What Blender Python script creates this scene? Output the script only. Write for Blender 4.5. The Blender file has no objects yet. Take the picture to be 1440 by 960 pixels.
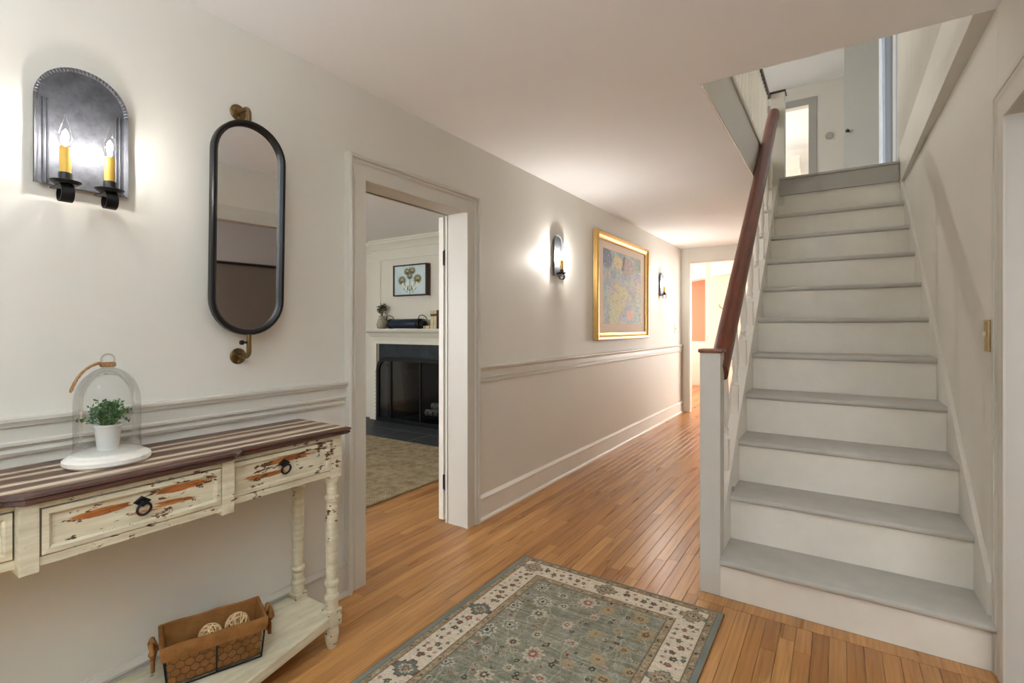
import bpy, bmesh, math, random
import numpy as np
from mathutils import Vector, Matrix
random.seed(7); rng = np.random.default_rng(7)
PI = math.pi
sc = bpy.context.scene
COL = sc.collection

# ------------------------------------------------------------------ camera, world, exposure
CAM_H = 1.224
F_PX = 700.0; YAW = math.atan(458.0 / F_PX)
cam_d = bpy.data.cameras.new('camera'); cam = bpy.data.objects.new('camera', cam_d); COL.objects.link(cam)
cam.location = (0, 0, CAM_H); cam.rotation_euler = (PI / 2, 0, YAW)
cam_d.sensor_width = 36; cam_d.lens = 36 * F_PX / 1440; cam_d.shift_y = -20 / 1440
cam_d.clip_start = 0.02
sc.camera = cam
w = bpy.data.worlds.new('world'); sc.world = w; w.use_nodes = True
w.node_tree.nodes['Background'].inputs[0].default_value = (0.84, 0.92, 1.0, 1)
w.node_tree.nodes['Background'].inputs[1].default_value = 0.3
vs = sc.view_settings
vs.view_transform = 'Standard'; vs.look = 'None'; vs.gamma = 1; vs.use_curve_mapping = False
vs.exposure = 1.84
sc.cycles.use_denoising = True
sc.cycles.max_bounces = 12; sc.cycles.diffuse_bounces = 7; sc.cycles.transparent_max_bounces = 16
sc.cycles.caustics_reflective = False; sc.cycles.caustics_refractive = False
sc.cycles.sample_clamp_indirect = 6.0
# light levels (W per m2 sr of each window / bulb / added fill light)
L_FILL_ENTRY, L_FILL_RIGHT, L_LIVING, L_END, L_FILL_STAIRWELL, L_UPROOM, L_FILL_GLOBE = 0.3, 1.6, 5.5, 2.2, 2.5, 2.0, 5.0
L_FILL_UPLIGHT, L_FILL_HALL = 200.0, 5.0
L_BULB1, L_BULB2 = 135.0, 1250.0

# ------------------------------------------------------------------ helpers
def lin(r, g, b):
    f = lambda v: (v / 255 / 12.92) if v / 255 <= 0.04045 else ((v / 255 + 0.055) / 1.055) ** 2.4
    return (f(r), f(g), f(b), 1.0)

class N:
    """tiny node-tree helper"""
    def __init__(s, name):
        s.m = bpy.data.materials.new(name); s.m.use_nodes = True
        s.t = s.m.node_tree; s.b = s.t.nodes['Principled BSDF']; s.out = s.t.nodes['Material Output']
    def new(s, typ, **kw):
        n = s.t.nodes.new(typ)
        for k, v in kw.items(): setattr(n, k, v)
        return n
    def link(s, a, b): s.t.links.new(a, b)
    def val(s, sock, v):
        if hasattr(v, 'is_linked') or hasattr(v, 'node'): s.link(v, sock)
        else: sock.default_value = v
    def math(s, op, a, b=None, c=None, clamp=False):
        n = s.new('ShaderNodeMath', operation=op); n.use_clamp = clamp
        s.val(n.inputs[0], a)
        if b is not None: s.val(n.inputs[1], b)
        if c is not None: s.val(n.inputs[2], c)
        return n.outputs[0]
    def coords(s, kind='Object'):
        return s.new('ShaderNodeTexCoord').outputs[kind]
    def pos(s): return s.new('ShaderNodeNewGeometry').outputs['Position']
    def mapping(s, vec, scale=(1, 1, 1), loc=(0, 0, 0), rot=(0, 0, 0)):
        n = s.new('ShaderNodeMapping'); s.link(vec, n.inputs[0])
        n.inputs['Scale'].default_value = scale; n.inputs['Location'].default_value = loc; n.inputs['Rotation'].default_value = rot
        return n.outputs[0]
    def noise(s, vec, scale=5, detail=3, rough=0.5, dist=0):
        n = s.new('ShaderNodeTexNoise'); s.link(vec, n.inputs['Vector'])
        n.inputs['Scale'].default_value = scale; n.inputs['Detail'].default_value = detail
        n.inputs['Roughness'].default_value = rough; n.inputs['Distortion'].default_value = dist
        return n.outputs['Fac']
    def ramp(s, fac, stops, interp='LINEAR'):
        n = s.new('ShaderNodeValToRGB'); s.link(fac, n.inputs[0]); n.color_ramp.interpolation = interp
        e = n.color_ramp.elements
        e[0].position, e[0].color = stops[0][0], stops[0][1]
        e[1].position, e[1].color = stops[-1][0], stops[-1][1]
        for p, c in stops[1:-1]:
            q = e.new(p); q.color = c
        return n.outputs[0]
    def mix(s, fac, a, b, mode='MIX'):
        n = s.new('ShaderNodeMix', data_type='RGBA', blend_type=mode)
        s.val(n.inputs[0], fac); s.val(n.inputs[6], a); s.val(n.inputs[7], b)
        return n.outputs[2]
    def sep(s, vec):
        n = s.new('ShaderNodeSeparateXYZ'); s.link(vec, n.inputs[0]); return n.outputs
    def bump(s, h, strength=0.2, dist=0.002):
        n = s.new('ShaderNodeBump'); n.inputs['Strength'].default_value = strength; n.inputs['Distance'].default_value = dist
        s.link(h, n.inputs['Height']); s.link(n.outputs[0], s.b.inputs['Normal'])
    def set(s, color=None, rough=None, metal=None, spec=None):
        if color is not None: s.val(s.b.inputs['Base Color'], color)
        if rough is not None: s.val(s.b.inputs['Roughness'], rough)
        if metal is not None: s.val(s.b.inputs['Metallic'], metal)
        if spec is not None: s.val(s.b.inputs['Specular IOR Level'], spec)
        return s.m

M = {}
def paint(key, rgb, rough=0.5, var=0.05, scale=3, bump=0.05, bscale=180, spec=0.4, metal=0):
    n = N(key); c = lin(*rgb)
    f = n.noise(n.pos(), scale, 4, 0.6)
    lo = tuple(v * (1 - var) for v in c[:3]) + (1,); hi = tuple(min(1, v * (1 + var)) for v in c[:3]) + (1,)
    n.set(n.ramp(f, [(0.3, lo), (0.7, hi)]), rough, metal, spec)
    if bump: n.bump(n.noise(n.pos(), bscale, 2), bump, 0.001)
    M[key] = n.m; return n.m

paint('wall_paint', (214, 210, 201), 0.55, 0.02, 2)
paint('wall_lower', (210, 204, 195), 0.42, 0.02, 2)
paint('trim_paint', (202, 198, 188), 0.38, 0.02, 4)
paint('white_paint', (226, 222, 213), 0.40, 0.025, 5)
paint('riser_paint', (222, 217, 206), 0.45, 0.045, 6)
paint('ceiling_paint', (238, 238, 238), 0.8, 0.012, 2)
paint('tread_paint', (178, 175, 167), 0.45, 0.07, 8, 0.12, 90)
paint('grey_trim', (165, 163, 157), 0.45, 0.03, 5)
paint('fire_wall', (214, 211, 198), 0.5, 0.02, 3)
paint('peach_paint', (222, 142, 112), 0.6, 0.02, 3)
paint('bedroom_paint', (240, 237, 232), 0.6, 0.01, 3)
paint('newel_paint', (196, 194, 186), 0.42, 0.02, 6)
paint('cream_paint', (236, 222, 208), 0.55, 0.02, 3)
paint('far_brown', (158, 148, 138), 0.6, 0.03, 3)
paint('black_metal', (15, 15, 16), 0.38, 0.1, 20, 0.05, 120, 0.35)
paint('panel_grey', (182, 176, 164), 0.5, 0.05, 6)
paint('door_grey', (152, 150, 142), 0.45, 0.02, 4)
paint('iron', (34, 33, 32), 0.5, 0.15, 40, 0.2, 150, 0.5, 0.6)
paint('soot', (9, 9, 10), 0.8, 0.2, 8)
paint('brass_old', (120, 98, 66), 0.33, 0.12, 30, 0.05, 100, 0.5, 0.9)
paint('brass', (190, 160, 96), 0.3, 0.06, 20, 0.0, 100, 0.5, 0.9)
paint('gold', (212, 174, 106), 0.32, 0.08, 14, 0.1, 60, 0.5, 0.85)
paint('candle', (214, 172, 74), 0.5, 0.06, 60, 0.1, 90)
paint('white_wood', (228, 224, 216), 0.6, 0.05, 25, 0.15, 60)
paint('white_ceramic', (232, 232, 230), 0.35, 0.015, 8)
paint('mat_board', (238, 222, 206), 0.8, 0.01, 8)
paint('subfloor', (52, 32, 18), 0.9, 0.1)
paint('grout', (120, 120, 116), 0.9, 0.05)
paint('navy', (26, 38, 56), 0.35, 0.15, 14)
paint('vase_glaze', (150, 142, 124), 0.5, 0.25, 45, 0.2, 70)
paint('dried_plant', (84, 84, 66), 0.8, 0.3, 60)
paint('brown_cover', (84, 68, 54), 0.6, 0.08, 30)
paint('book_spine', (196, 184, 150), 0.6, 0.25, 120)
paint('dark_wood_frame', (62, 42, 32), 0.45, 0.2, 30)
paint('soil', (52, 40, 30), 0.9, 0.3, 90)
paint('wicker', (214, 182, 136), 0.7, 0.12, 60)
paint('plastic_ivory', (214, 204, 182), 0.4, 0.02, 8)
paint('curtain_blue', (214, 221, 228), 0.8, 0.05, 9)

n = N('leaf'); f = n.noise(n.pos(), 140, 2)
n.set(n.ramp(f, [(0.3, lin(28, 62, 26)), (0.55, lin(66, 112, 50)), (0.75, lin(120, 158, 84))]), 0.5); M['leaf'] = n.m

# wood planks: grain along y, tint by plank
def wood_floor():
    n = N('oak_planks')
    geo = n.new('ShaderNodeNewGeometry'); oi = n.new('ShaderNodeObjectInfo')
    rnd = n.math('FRACT', n.math('ADD', oi.outputs['Random'], geo.outputs['Random Per Island']))
    off = n.new('ShaderNodeCombineXYZ'); n.link(n.math('MULTIPLY', rnd, 37.0), off.inputs[0]); n.link(n.math('MULTIPLY', rnd, 91.0), off.inputs[1])
    v = n.new('ShaderNodeVectorMath', operation='ADD'); n.link(geo.outputs['Position'], v.inputs[0]); n.link(off.outputs[0], v.inputs[1])
    g1 = n.noise(n.mapping(v.outputs[0], (75, 2.6, 20)), 1.0, 5, 0.6, 0.6)
    g2 = n.noise(n.mapping(v.outputs[0], (9, 0.8, 4)), 1.0, 3, 0.5, 0.8)
    base = n.ramp(rnd, [(0.0, lin(160, 110, 60)), (0.3, lin(184, 133, 76)), (0.65, lin(200, 151, 93)), (1.0, lin(174, 121, 66))])
    dark = n.mix(1.0, base, n.ramp(g1, [(0.25, (0.62, 0.56, 0.5, 1)), (0.6, (1.05, 1.03, 1.0, 1))]), 'MULTIPLY')
    col = n.mix(1.0, dark, n.ramp(g2, [(0.3, (0.82, 0.78, 0.74, 1)), (0.7, (1.08, 1.06, 1.04, 1))]), 'MULTIPLY')
    n.set(col, n.math('MULTIPLY_ADD', g2, 0.16, 0.22), 0, 0.5)
    n.bump(g1, 0.06, 0.001)
    return n.m
M['oak'] = wood_floor()

def wood(key, c0, c1, rough=0.25, axis=(3, 40, 40), bump=0.05):
    n = N(key); v = n.mapping(n.pos(), axis)
    g = n.noise(v, 1.0, 5, 0.6, 0.8)
    n.set(n.ramp(g, [(0.3, lin(*c0)), (0.7, lin(*c1))]), rough, 0, 0.5); n.bump(g, bump, 0.001); M[key] = n.m
wood('mahogany', (84, 36, 22), (118, 58, 36), 0.3, (60, 6, 8))
wood('cap_wood', (92, 48, 30), (140, 84, 58), 0.3, (50, 10, 10))
wood('dark_rail', (36, 24, 20), (62, 42, 34), 0.35, (40, 4, 20))
wood('edge_brown', (46, 28, 22), (92, 58, 44), 0.3, (60, 5, 60))

def distressed(key, ellipses=(), chips=0.62):
    """cream paint with chips and rusty rubbed patches; ellipses = (y, z, ry, rz) in the object's own space"""
    n = N(key); p = n.coords('Object'); g = n.pos()
    base = n.ramp(n.noise(n.mapping(g, (30, 5, 60)), 1.0, 4, 0.6), [(0.3, lin(196, 186, 156)), (0.7, lin(224, 218, 196))])
    grime = n.noise(g, 9, 5, 0.7)
    base = n.mix(n.math('MULTIPLY', n.math('SUBTRACT', 0.5, grime, clamp=True), 1.2, clamp=True), base, lin(150, 136, 104))
    col = base
    sx, sy, sz = n.sep(p)
    streak = n.noise(n.mapping(p, (20, 9, 70)), 1.0, 5, 0.7)
    for (ey, ez, ry, rz) in ellipses:
        dy = n.math('DIVIDE', n.math('SUBTRACT', sy, ey), ry); dz = n.math('DIVIDE', n.math('SUBTRACT', sz, ez), rz)
        d = n.math('ADD', n.math('MULTIPLY', dy, dy), n.math('MULTIPLY', dz, dz))
        d = n.math('ADD', d, n.math('MULTIPLY', n.math('SUBTRACT', streak, 0.5), 5.0))
        k = n.math('MULTIPLY', n.math('SUBTRACT', 1.0, d), 3.0, clamp=True)
        rust = n.ramp(n.noise(n.mapping(p, (30, 12, 90)), 1.0, 3), [(0.3, lin(122, 66, 30)), (0.7, lin(196, 122, 62))])
        col = n.mix(k, col, rust)
    cn = n.noise(n.mapping(g, (45, 24, 70)), 1.0, 4, 0.65); cm = n.noise(g, 7, 2)
    chip = n.math('MULTIPLY', n.math('SUBTRACT', n.math('ADD', cn, n.math('MULTIPLY', n.math('SUBTRACT', cm, 0.5), 0.5)), chips), 30.0, clamp=True)
    col = n.mix(chip, col, n.ramp(cn, [(0.6, lin(96, 60, 36)), (0.8, lin(58, 34, 24))]))
    n.set(col, 0.5, 0, 0.35); n.bump(n.math('SUBTRACT', cn, chip), 0.06, 0.001)
    M[key] = n.m
distressed('cream_worn')
distressed('cream_worn_clean', (), 0.7)
distressed('drawer_centre', [(-0.09, 0.012, 0.062, 0.010), (0.105, 0.026, 0.07, 0.010), (0.055, -0.014, 0.075, 0.010)], 0.61)
distressed('drawer_side', [(0.02, 0.026, 0.095, 0.009), (-0.055, -0.012, 0.085, 0.009)], 0.61)

def striped_top():
    n = N('striped_top'); g = n.pos()
    x, y, z = n.sep(g)
    lo = n.noise(n.mapping(g, (9, 0.8, 1)), 1.0, 2, 0.5)
    b = n.noise(n.mapping(g, (160, 7, 1)), 1.0, 4, 0.7)
    ph = n.math('ADD', n.math('MULTIPLY', x, 2 * PI / 0.078), n.math('MULTIPLY', lo, 8.0))
    f = n.math('ADD', n.math('MULTIPLY_ADD', n.math('SINE', ph), 0.22, 0.5), n.math('MULTIPLY', n.math('SUBTRACT', b, 0.5), 0.55))
    n.set(n.ramp(f, [(0.38, lin(88, 58, 44)), (0.52, lin(126, 92, 72)), (0.62, lin(190, 174, 148)), (0.8, lin(214, 202, 180))]), 0.32, 0, 0.5)
    n.bump(b, 0.1, 0.001); M['striped_top'] = n.m
striped_top()

def tin():
    n = N('antique_tin'); g = n.pos(); f = n.noise(g, 26, 5, 0.7)
    n.set(n.ramp(f, [(0.3, lin(66, 66, 70)), (0.7, lin(98, 99, 104))]), n.math('MULTIPLY_ADD', f, 0.2, 0.5), 0.7, 0.4)
    n.bump(n.noise(g, 60, 3), 0.08, 0.002); M['tin'] = n.m
tin()

def burlap():
    n = N('burlap'); g = n.pos()
    wv = n.new('ShaderNodeTexWave'); n.link(n.mapping(g, (1, 1, 1)), wv.inputs[0]); wv.inputs['Scale'].default_value = 160; wv.bands_direction = 'Z'
    f = n.noise(g, 22, 5, 0.7)
    n.set(n.ramp(f, [(0.3, lin(124, 82, 44)), (0.7, lin(152, 106, 60))]), 0.9, 0, 0.1)
    n.bump(wv.outputs['Fac'], 0.3, 0.001); M['burlap'] = n.m
burlap()

def rope():
    n = N('twine'); f = n.noise(n.pos(), 220, 3)
    n.set(n.ramp(f, [(0.3, lin(112, 78, 44)), (0.7, lin(176, 134, 88))]), 0.9); n.bump(f, 0.4, 0.002); M['twine'] = n.m
rope()

def slate(key, c0, c1, sc_=7, rough=0.45):
    n = N(key); f = n.noise(n.pos(), sc_, 5, 0.65)
    n.set(n.ramp(f, [(0.3, lin(*c0)), (0.75, lin(*c1))]), rough, 0, 0.5); n.bump(f, 0.1, 0.004); M[key] = n.m
slate('slate_surround', (12, 18, 24), (40, 54, 64))
slate('slate_tile', (32, 36, 42), (60, 66, 74), 5, 0.55)
slate('log_bark', (70, 70, 66), (170, 170, 162), 22, 0.9)

def jute():
    n = N('jute'); g = n.pos(); x, y, z = n.sep(g)
    band = n.math('FLOOR', n.math('DIVIDE', n.math('ADD', x, 2.67), 0.15))
    par = n.math('SUBTRACT', n.math('MULTIPLY', n.math('ABSOLUTE', n.math('MODULO', band, 2.0)), 2.0), 1.0)
    u = n.math('ADD', n.math('MULTIPLY', y, 1.0), n.math('MULTIPLY', n.math('MULTIPLY', x, par), 0.9))
    wv = n.math('SINE', n.math('MULTIPLY', u, 400.0)); w2 = n.math('SINE', n.math('MULTIPLY', x, 520.0))
    h = n.math('ADD', n.math('MULTIPLY', wv, 0.35), n.math('MULTIPLY', w2, 0.18))
    f = n.math('ADD', n.math('MULTIPLY', h, 0.45), n.noise(g, 12, 4, 0.7))
    n.set(n.ramp(f, [(0.2, lin(104, 92, 72)), (0.5, lin(158, 142, 114)), (0.85, lin(192, 178, 150))]), 0.95, 0, 0.1)
    n.bump(h, 0.6, 0.006); M['jute'] = n.m
jute()

def attr_mat(key, rough=0.9, weave=0.25, spec=0.1):
    n = N(key); a = n.new('ShaderNodeVertexColor', layer_name='Col')
    f = n.noise(n.mapping(n.pos(), (420, 160, 1)), 1.0, 3)
    c = n.mix(1.0, a.outputs[0], n.ramp(f, [(0.3, (1 - weave, 1 - weave, 1 - weave, 1)), (0.7, (1.08, 1.08, 1.08, 1))]), 'MULTIPLY')
    n.set(c, rough, 0, spec); n.bump(f, 0.3, 0.002); M[key] = n.m
attr_mat('rug_pile'); attr_mat('canvas_print', 0.6, 0.04, 0.3)

def emis(key, rgb, strength):
    n = N(key); n.b.inputs['Base Color'].default_value = (0, 0, 0, 1)
    n.b.inputs['Emission Color'].default_value = rgb + (1,); n.b.inputs['Emission Strength'].default_value = strength
    n.b.inputs['Roughness'].default_value = 1.0; M[key] = n.m
emis('pane_fill_entry', (0.97, 0.985, 1.0), L_FILL_ENTRY); emis('pane_fill_right', (0.97, 0.985, 1.0), L_FILL_RIGHT)
emis('pane_living', (0.9, 0.95, 1.0), L_LIVING); emis('pane_end', (1.0, 0.93, 0.89), L_END)
emis('pane_fill_stairwell', (1.0, 0.97, 0.92), L_FILL_STAIRWELL)
emis('fill_globe', (0.90, 0.96, 1.0), L_FILL_GLOBE)
emis('fill_uplight', (0.76, 0.89, 1.0), L_FILL_UPLIGHT)
emis('pane_fill_hall', (1.0, 0.98, 0.95), L_FILL_HALL)
emis('pane_uproom', (1.0, 0.97, 0.92), L_UPROOM)
emis('filament_a', (1.0, 0.97, 0.93), L_BULB1); emis('filament_b', (1.0, 0.965, 0.92), L_BULB2)

def clear_glass(key, tint=(1, 1, 1), gloss=1.0, edge=0.0):
    n = N(key); t = n.t
    tr = n.new('ShaderNodeBsdfTransparent'); tr.inputs[0].default_value = tint + (1,)
    gl = n.new('ShaderNodeBsdfGlossy'); gl.inputs['Roughness'].default_value = 0.03
    lw = n.new('ShaderNodeLayerWeight'); lw.inputs[0].default_value = 0.28
    fac = n.math('MULTIPLY_ADD', lw.outputs['Fresnel'], gloss, edge, clamp=True)
    mx = n.new('ShaderNodeMixShader'); n.link(fac, mx.inputs[0]); n.link(tr.outputs[0], mx.inputs[1]); n.link(gl.outputs[0], mx.inputs[2])
    n.link(mx.outputs[0], n.out.inputs[0]); M[key] = n.m
clear_glass('dome_glass', (0.97, 0.98, 0.98), 0.5, 0.015); clear_glass('bulb_glass', (0.98, 0.98, 0.98), 0.5)
clear_glass('dark_glass', (0.78, 0.8, 0.82), 0.25); clear_glass('window_glass', (0.95, 0.97, 1.0), 0.3)
n = N('mirror_glass'); n.set((0.82, 0.83, 0.84, 1), 0.015, 1.0); M['mirror_glass'] = n.m

class MB:
    def __init__(s): s.v = []; s.f = []
    def add(s, vs, fs):
        o = len(s.v); s.v += [tuple(p) for p in vs]; s.f += [tuple(i + o for i in q) for q in fs]; return s
    def box(s, x0, x1, y0, y1, z0, z1):
        return s.add([(x0, y0, z0), (x1, y0, z0), (x1, y1, z0), (x0, y1, z0), (x0, y0, z1), (x1, y0, z1), (x1, y1, z1), (x0, y1, z1)],
                     [(3, 2, 1, 0), (4, 5, 6, 7), (0, 1, 5, 4), (1, 2, 6, 5), (2, 3, 7, 6), (3, 0, 4, 7)])
    def loft(s, rings, closed_ring=True, cap=True, loop=False):
        n = len(rings[0]); vs = [p for r in rings for p in r]; fs = []
        m = len(rings)
        for i in range(m if loop else m - 1):
            j = (i + 1) % m
            for k in range(n if closed_ring else n - 1):
                l = (k + 1) % n
                fs.append((i * n + k, i * n + l, j * n + l, j * n + k))
        if cap and not loop:
            fs.append(tuple(range(n - 1, -1, -1))); fs.append(tuple((m - 1) * n + k for k in range(n)))
        return s.add(vs, fs)
    def prism(s, poly, axis, a, b):
        """poly in the two other axes (in x,y,z order), extruded along axis from a to b"""
        def pt(p, t):
            q = list(p); q.insert('xyz'.index(axis), t); return tuple(q)
        return s.loft([[pt(p, a) for p in poly], [pt(p, b) for p in poly]])
    def tube(s, path, r, n=8, closed=False, sx=1.0, up=None):
        P = [Vector(p) for p in path]; m = len(P); rings = []
        prev = None
        for i in range(m):
            if closed: d = P[(i + 1) % m] - P[i - 1]
            else: d = P[min(i + 1, m - 1)] - P[max(i - 1, 0)]
            d.normalize()
            if prev is None:
                a = Vector(up) if up else (Vector((0, 0, 1)) if abs(d.z) < 0.9 else Vector((1, 0, 0)))
            else: a = prev
            a = (a - d * a.dot(d)).normalized(); b = d.cross(a); prev = a
            rr = r[i] if isinstance(r, (list, tuple)) else r
            rings.append([tuple(P[i] + a * (rr * math.cos(2 * PI * k / n)) + b * (rr * sx * math.sin(2 * PI * k / n))) for k in range(n)])
        return s.loft(rings, True, not closed, closed)
    def lathe(s, prof, c=(0, 0, 0), n=24, axis='z', cap=True):
        rings = []
        for r, h in prof:
            ring = []
            for k in range(n):
                a = 2 * PI * k / n; p = (r * math.cos(a), r * math.sin(a), h)
                if axis == 'x': p = (h, p[0], p[1])
                if axis == 'y': p = (p[1], h, p[0])
                ring.append((p[0] + c[0], p[1] + c[1], p[2] + c[2]))
            rings.append(ring)
        return s.loft(rings, True, cap)
    def build(s, name, mat, parent=None, smooth=None, bevel=0, local=False, loc=None):
        me = bpy.data.meshes.new(name)
        o0 = Vector((0, 0, 0))
        if loc is not None: o0 = Vector(loc)
        elif parent is not None and not local: o0 = wloc(parent)
        me.from_pydata([tuple(Vector(p) - o0) for p in s.v], [], s.f); me.update()
        bm = bmesh.new(); bm.from_mesh(me)
        bmesh.ops.recalc_face_normals(bm, faces=bm.faces)
        if bevel:
            ed = [e for e in bm.edges if len(e.link_faces) == 2 and e.calc_face_angle(0) > 0.5]
            bmesh.ops.bevel(bm, geom=ed, offset=bevel, segments=2, affect='EDGES', profile=0.6)
        bm.to_mesh(me); bm.free()
        if smooth:
            me.shade_smooth(); me.set_sharp_from_angle(angle=math.radians(smooth))
        me.materials.append(M[mat])
        o = bpy.data.objects.new(name, me); COL.objects.link(o)
        if parent is not None:
            o.parent = parent
            if loc is not None: o.location = Vector(loc) - wloc(parent)
        elif loc is not None: o.location = loc
        return o

def wloc(o):
    v = Vector(o.location)
    while o.parent: o = o.parent; v = v + o.location
    return v
def tag(o, label, cat, group=None, kind=None):
    o['label'] = label; o['category'] = cat
    if group: o['group'] = group
    if kind: o['kind'] = kind
    return o
def thing(name, label, cat, loc=(0, 0, 0), rotz=0, group=None, kind=None):
    o = bpy.data.objects.new(name, None); COL.objects.link(o); o.location = loc; o.rotation_euler = (0, 0, rotz)
    o.empty_display_size = 0.1
    return tag(o, label, cat, group, kind)
def struct(mb, name, mat, label, cat, **kw):
    return tag(mb.build(name, mat, **kw), label, cat, kind='structure')
def dup(o, parent=None):
    c = o.copy(); COL.objects.link(c); c.parent = parent
    for ch in list(o.children): dup(ch, c)
    return c

# ------------------------------------------------------------------ dimensions
LX = -1.9            # hall face of left wall
CEIL = 2.36; UPF = 2.54; UPC = 4.76
YB, YE = -1.6, 7.4   # back and far end of hall
def rw(y): return 0.474 - 0.0165 * (y - 2.4)     # stair wall, slightly out of square
D0, D1, DT = 1.6, 2.385, 1.925                  # doorway in left wall

# ------------------------------------------------------------------ structure: floor of planks
floor = struct(MB().box(-6.2, 4.2, -1.8, 11.4, -0.12, -0.014), 'floor', 'subfloor', 'honey oak strip floor running down the hall and into every room', 'floor')
def plank_mb(x0, x1, y0, y1, mb=None):
    c = 0.0012; t = -0.014
    mb = mb or MB()
    prof = [(x0, t), (x0, -c), (x0 + c, 0), (x1 - c, 0), (x1, -c), (x1, t)]
    return mb.prism(prof, 'y', y0, y1)
PW = 0.0555; GAP = 0.0009
unit = plank_mb(-PW / 2 + GAP / 2, PW / 2 - GAP / 2, -0.5, 0.5).build('plank', 'oak', floor)
unit_mesh = unit.data; bpy.data.objects.remove(unit)
def proj(x, y, z=0):
    s, c = math.sin(YAW), math.cos(YAW)
    f = -s * x + c * y; r = c * x + s * y
    if f < 0.2: return None
    return (720 + F_PX * r / f, 460 - F_PX * (z - CAM_H) / f)
def in_view(x, y0, y1):
    for k in range(9):
        y = y0 + (y1 - y0) * k / 8
        p = proj(x, y)
        if not p or not (-5 < p[0] < 1445 and p[1] < 965): continue
        if -1.38 < x < -0.42 and 0.76 < y < 2.24: continue
        if x < -2.06:
            if x > -2.72 and 506 < p[0] < 632: return True
            continue
        if x < LX - 0.14: continue
        if y > YE + 0.6: continue
        if x > -0.53 and y > 2.4: continue
        if -1.86 < x < -1.6 and y < 1.0: continue
        return True
    return False
rest = MB(); cands = []
row = 0; x = -6.05; HX0 = 9.0
while x < 4.1:
    ya, yb = -1.7, 11.3
    if x > -0.53 and x < 0.5: yb = 2.335; HX0 = min(HX0, x - PW / 2)
    if x < -2.05: yb = 3.80
    spans = [(ya, yb)] + ([(YE + 0.14, 11.3)] if x < -2.05 else [])
    for ya, yb in spans:
     y = ya - random.random() * 1.2
     while y < yb:
         L = random.choice([0.7, 0.9, 1.1, 1.4, 1.7])
         a, b = max(y, ya), min(y + L, yb)
         y += L
         if b - a < 0.02: continue
         if in_view(x, a, b): cands.append((x, a, b))
         else: plank_mb(x - PW / 2 + GAP / 2, x + PW / 2 - GAP / 2, a + GAP / 2, b - GAP / 2, rest)
    x += PW; row += 1
cands.sort(key=lambda c: math.hypot(c[0], max(c[1], 1.0)))
for i, (px, a, b) in enumerate(cands):
    if i < 299:
        o = bpy.data.objects.new('plank', unit_mesh); COL.objects.link(o); o.parent = floor
        o.location = (px, (a + b) / 2, 0); o.scale = (1, b - a - GAP, 1)
    else: plank_mb(px - PW / 2 + GAP / 2, px + PW / 2 - GAP / 2, a + GAP / 2, b - GAP / 2, rest)
ro = rest.build('distant_planks', 'oak', floor); ro['kind'] = 'stuff'
hb = MB().prism([(2.338, -0.014), (2.338, -0.001), (2.3395, 0), (2.414, 0), (2.4155, -0.001), (2.4155, -0.014)], 'x', HX0, 0.47).build('header_plank', 'oak', floor)

# ------------------------------------------------------------------ walls and ceilings
wl = MB()
wl.box(LX - 0.14, LX, YB, D0 - 0.02, -0.01, CEIL).box(LX - 0.14, LX, D1 + 0.02, YE + 0.1, -0.01, CEIL).box(LX - 0.14, LX, D0 - 0.02, D1 + 0.02, DT + 0.02, CEIL)
struct(wl, 'wall_left', 'wall_paint', 'long off-white plaster wall with sconces, mirror and painting', 'wall')

wr = MB()
wr.prism([(rw(2.42), 2.42), (0.62, 2.42), (0.62, 5.3), (rw(5.3), 5.3)], 'z', -0.01, CEIL)
wr.box(0.474, 0.62, YB, 0.2, -0.01, CEIL).box(0.474, 0.62, 0.2, 2.42, 1.95, CEIL).box(0.474, 0.62, 2.339, 2.42, -0.01, 1.95)
struct(wr, 'wall_right', 'wall_paint', 'off-white wall beside the staircase with a doorway near the camera', 'wall')

we = MB()
we.box(LX, -1.80, YE, YE + 0.1, -0.01, CEIL).box(-1.80, -0.53, YE, YE + 0.1, 2.15, CEIL).box(-0.62, -0.53, YE, YE + 0.1, -0.01, 2.15)
struct(we, 'wall_end', 'trim_paint', 'painted header wall over the opening at the end of the hall', 'wall')
wbk = MB().box(LX - 0.14, 0.62, YB - 0.12, YB, -0.01, CEIL)
struct(wbk, 'wall_back', 'wall_paint', 'plain entry wall behind the camera', 'wall')

ce = MB()
ce.box(LX - 0.14, 0.62, YB, 2.433, CEIL, UPF - 0.01).box(LX - 0.14, -0.528, 2.433, YE + 0.1, CEIL, UPF - 0.01).box(-0.528, 0.62, 5.02, YE + 0.1, CEIL, UPF - 0.01)
struct(ce, 'ceiling', 'ceiling_paint', 'flat white hall ceiling cut open over the staircase', 'ceiling')

# under-stair wall facing the hall
ws = MB().prism([(2.506, 0), (YE, 0), (YE, CEIL), (4.80, CEIL), (2.506, 0.24)], 'x', -0.535, -0.505)
struct(ws, 'wall_stair', 'wall_paint', 'painted panel closing the space under the stairs', 'wall')

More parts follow.
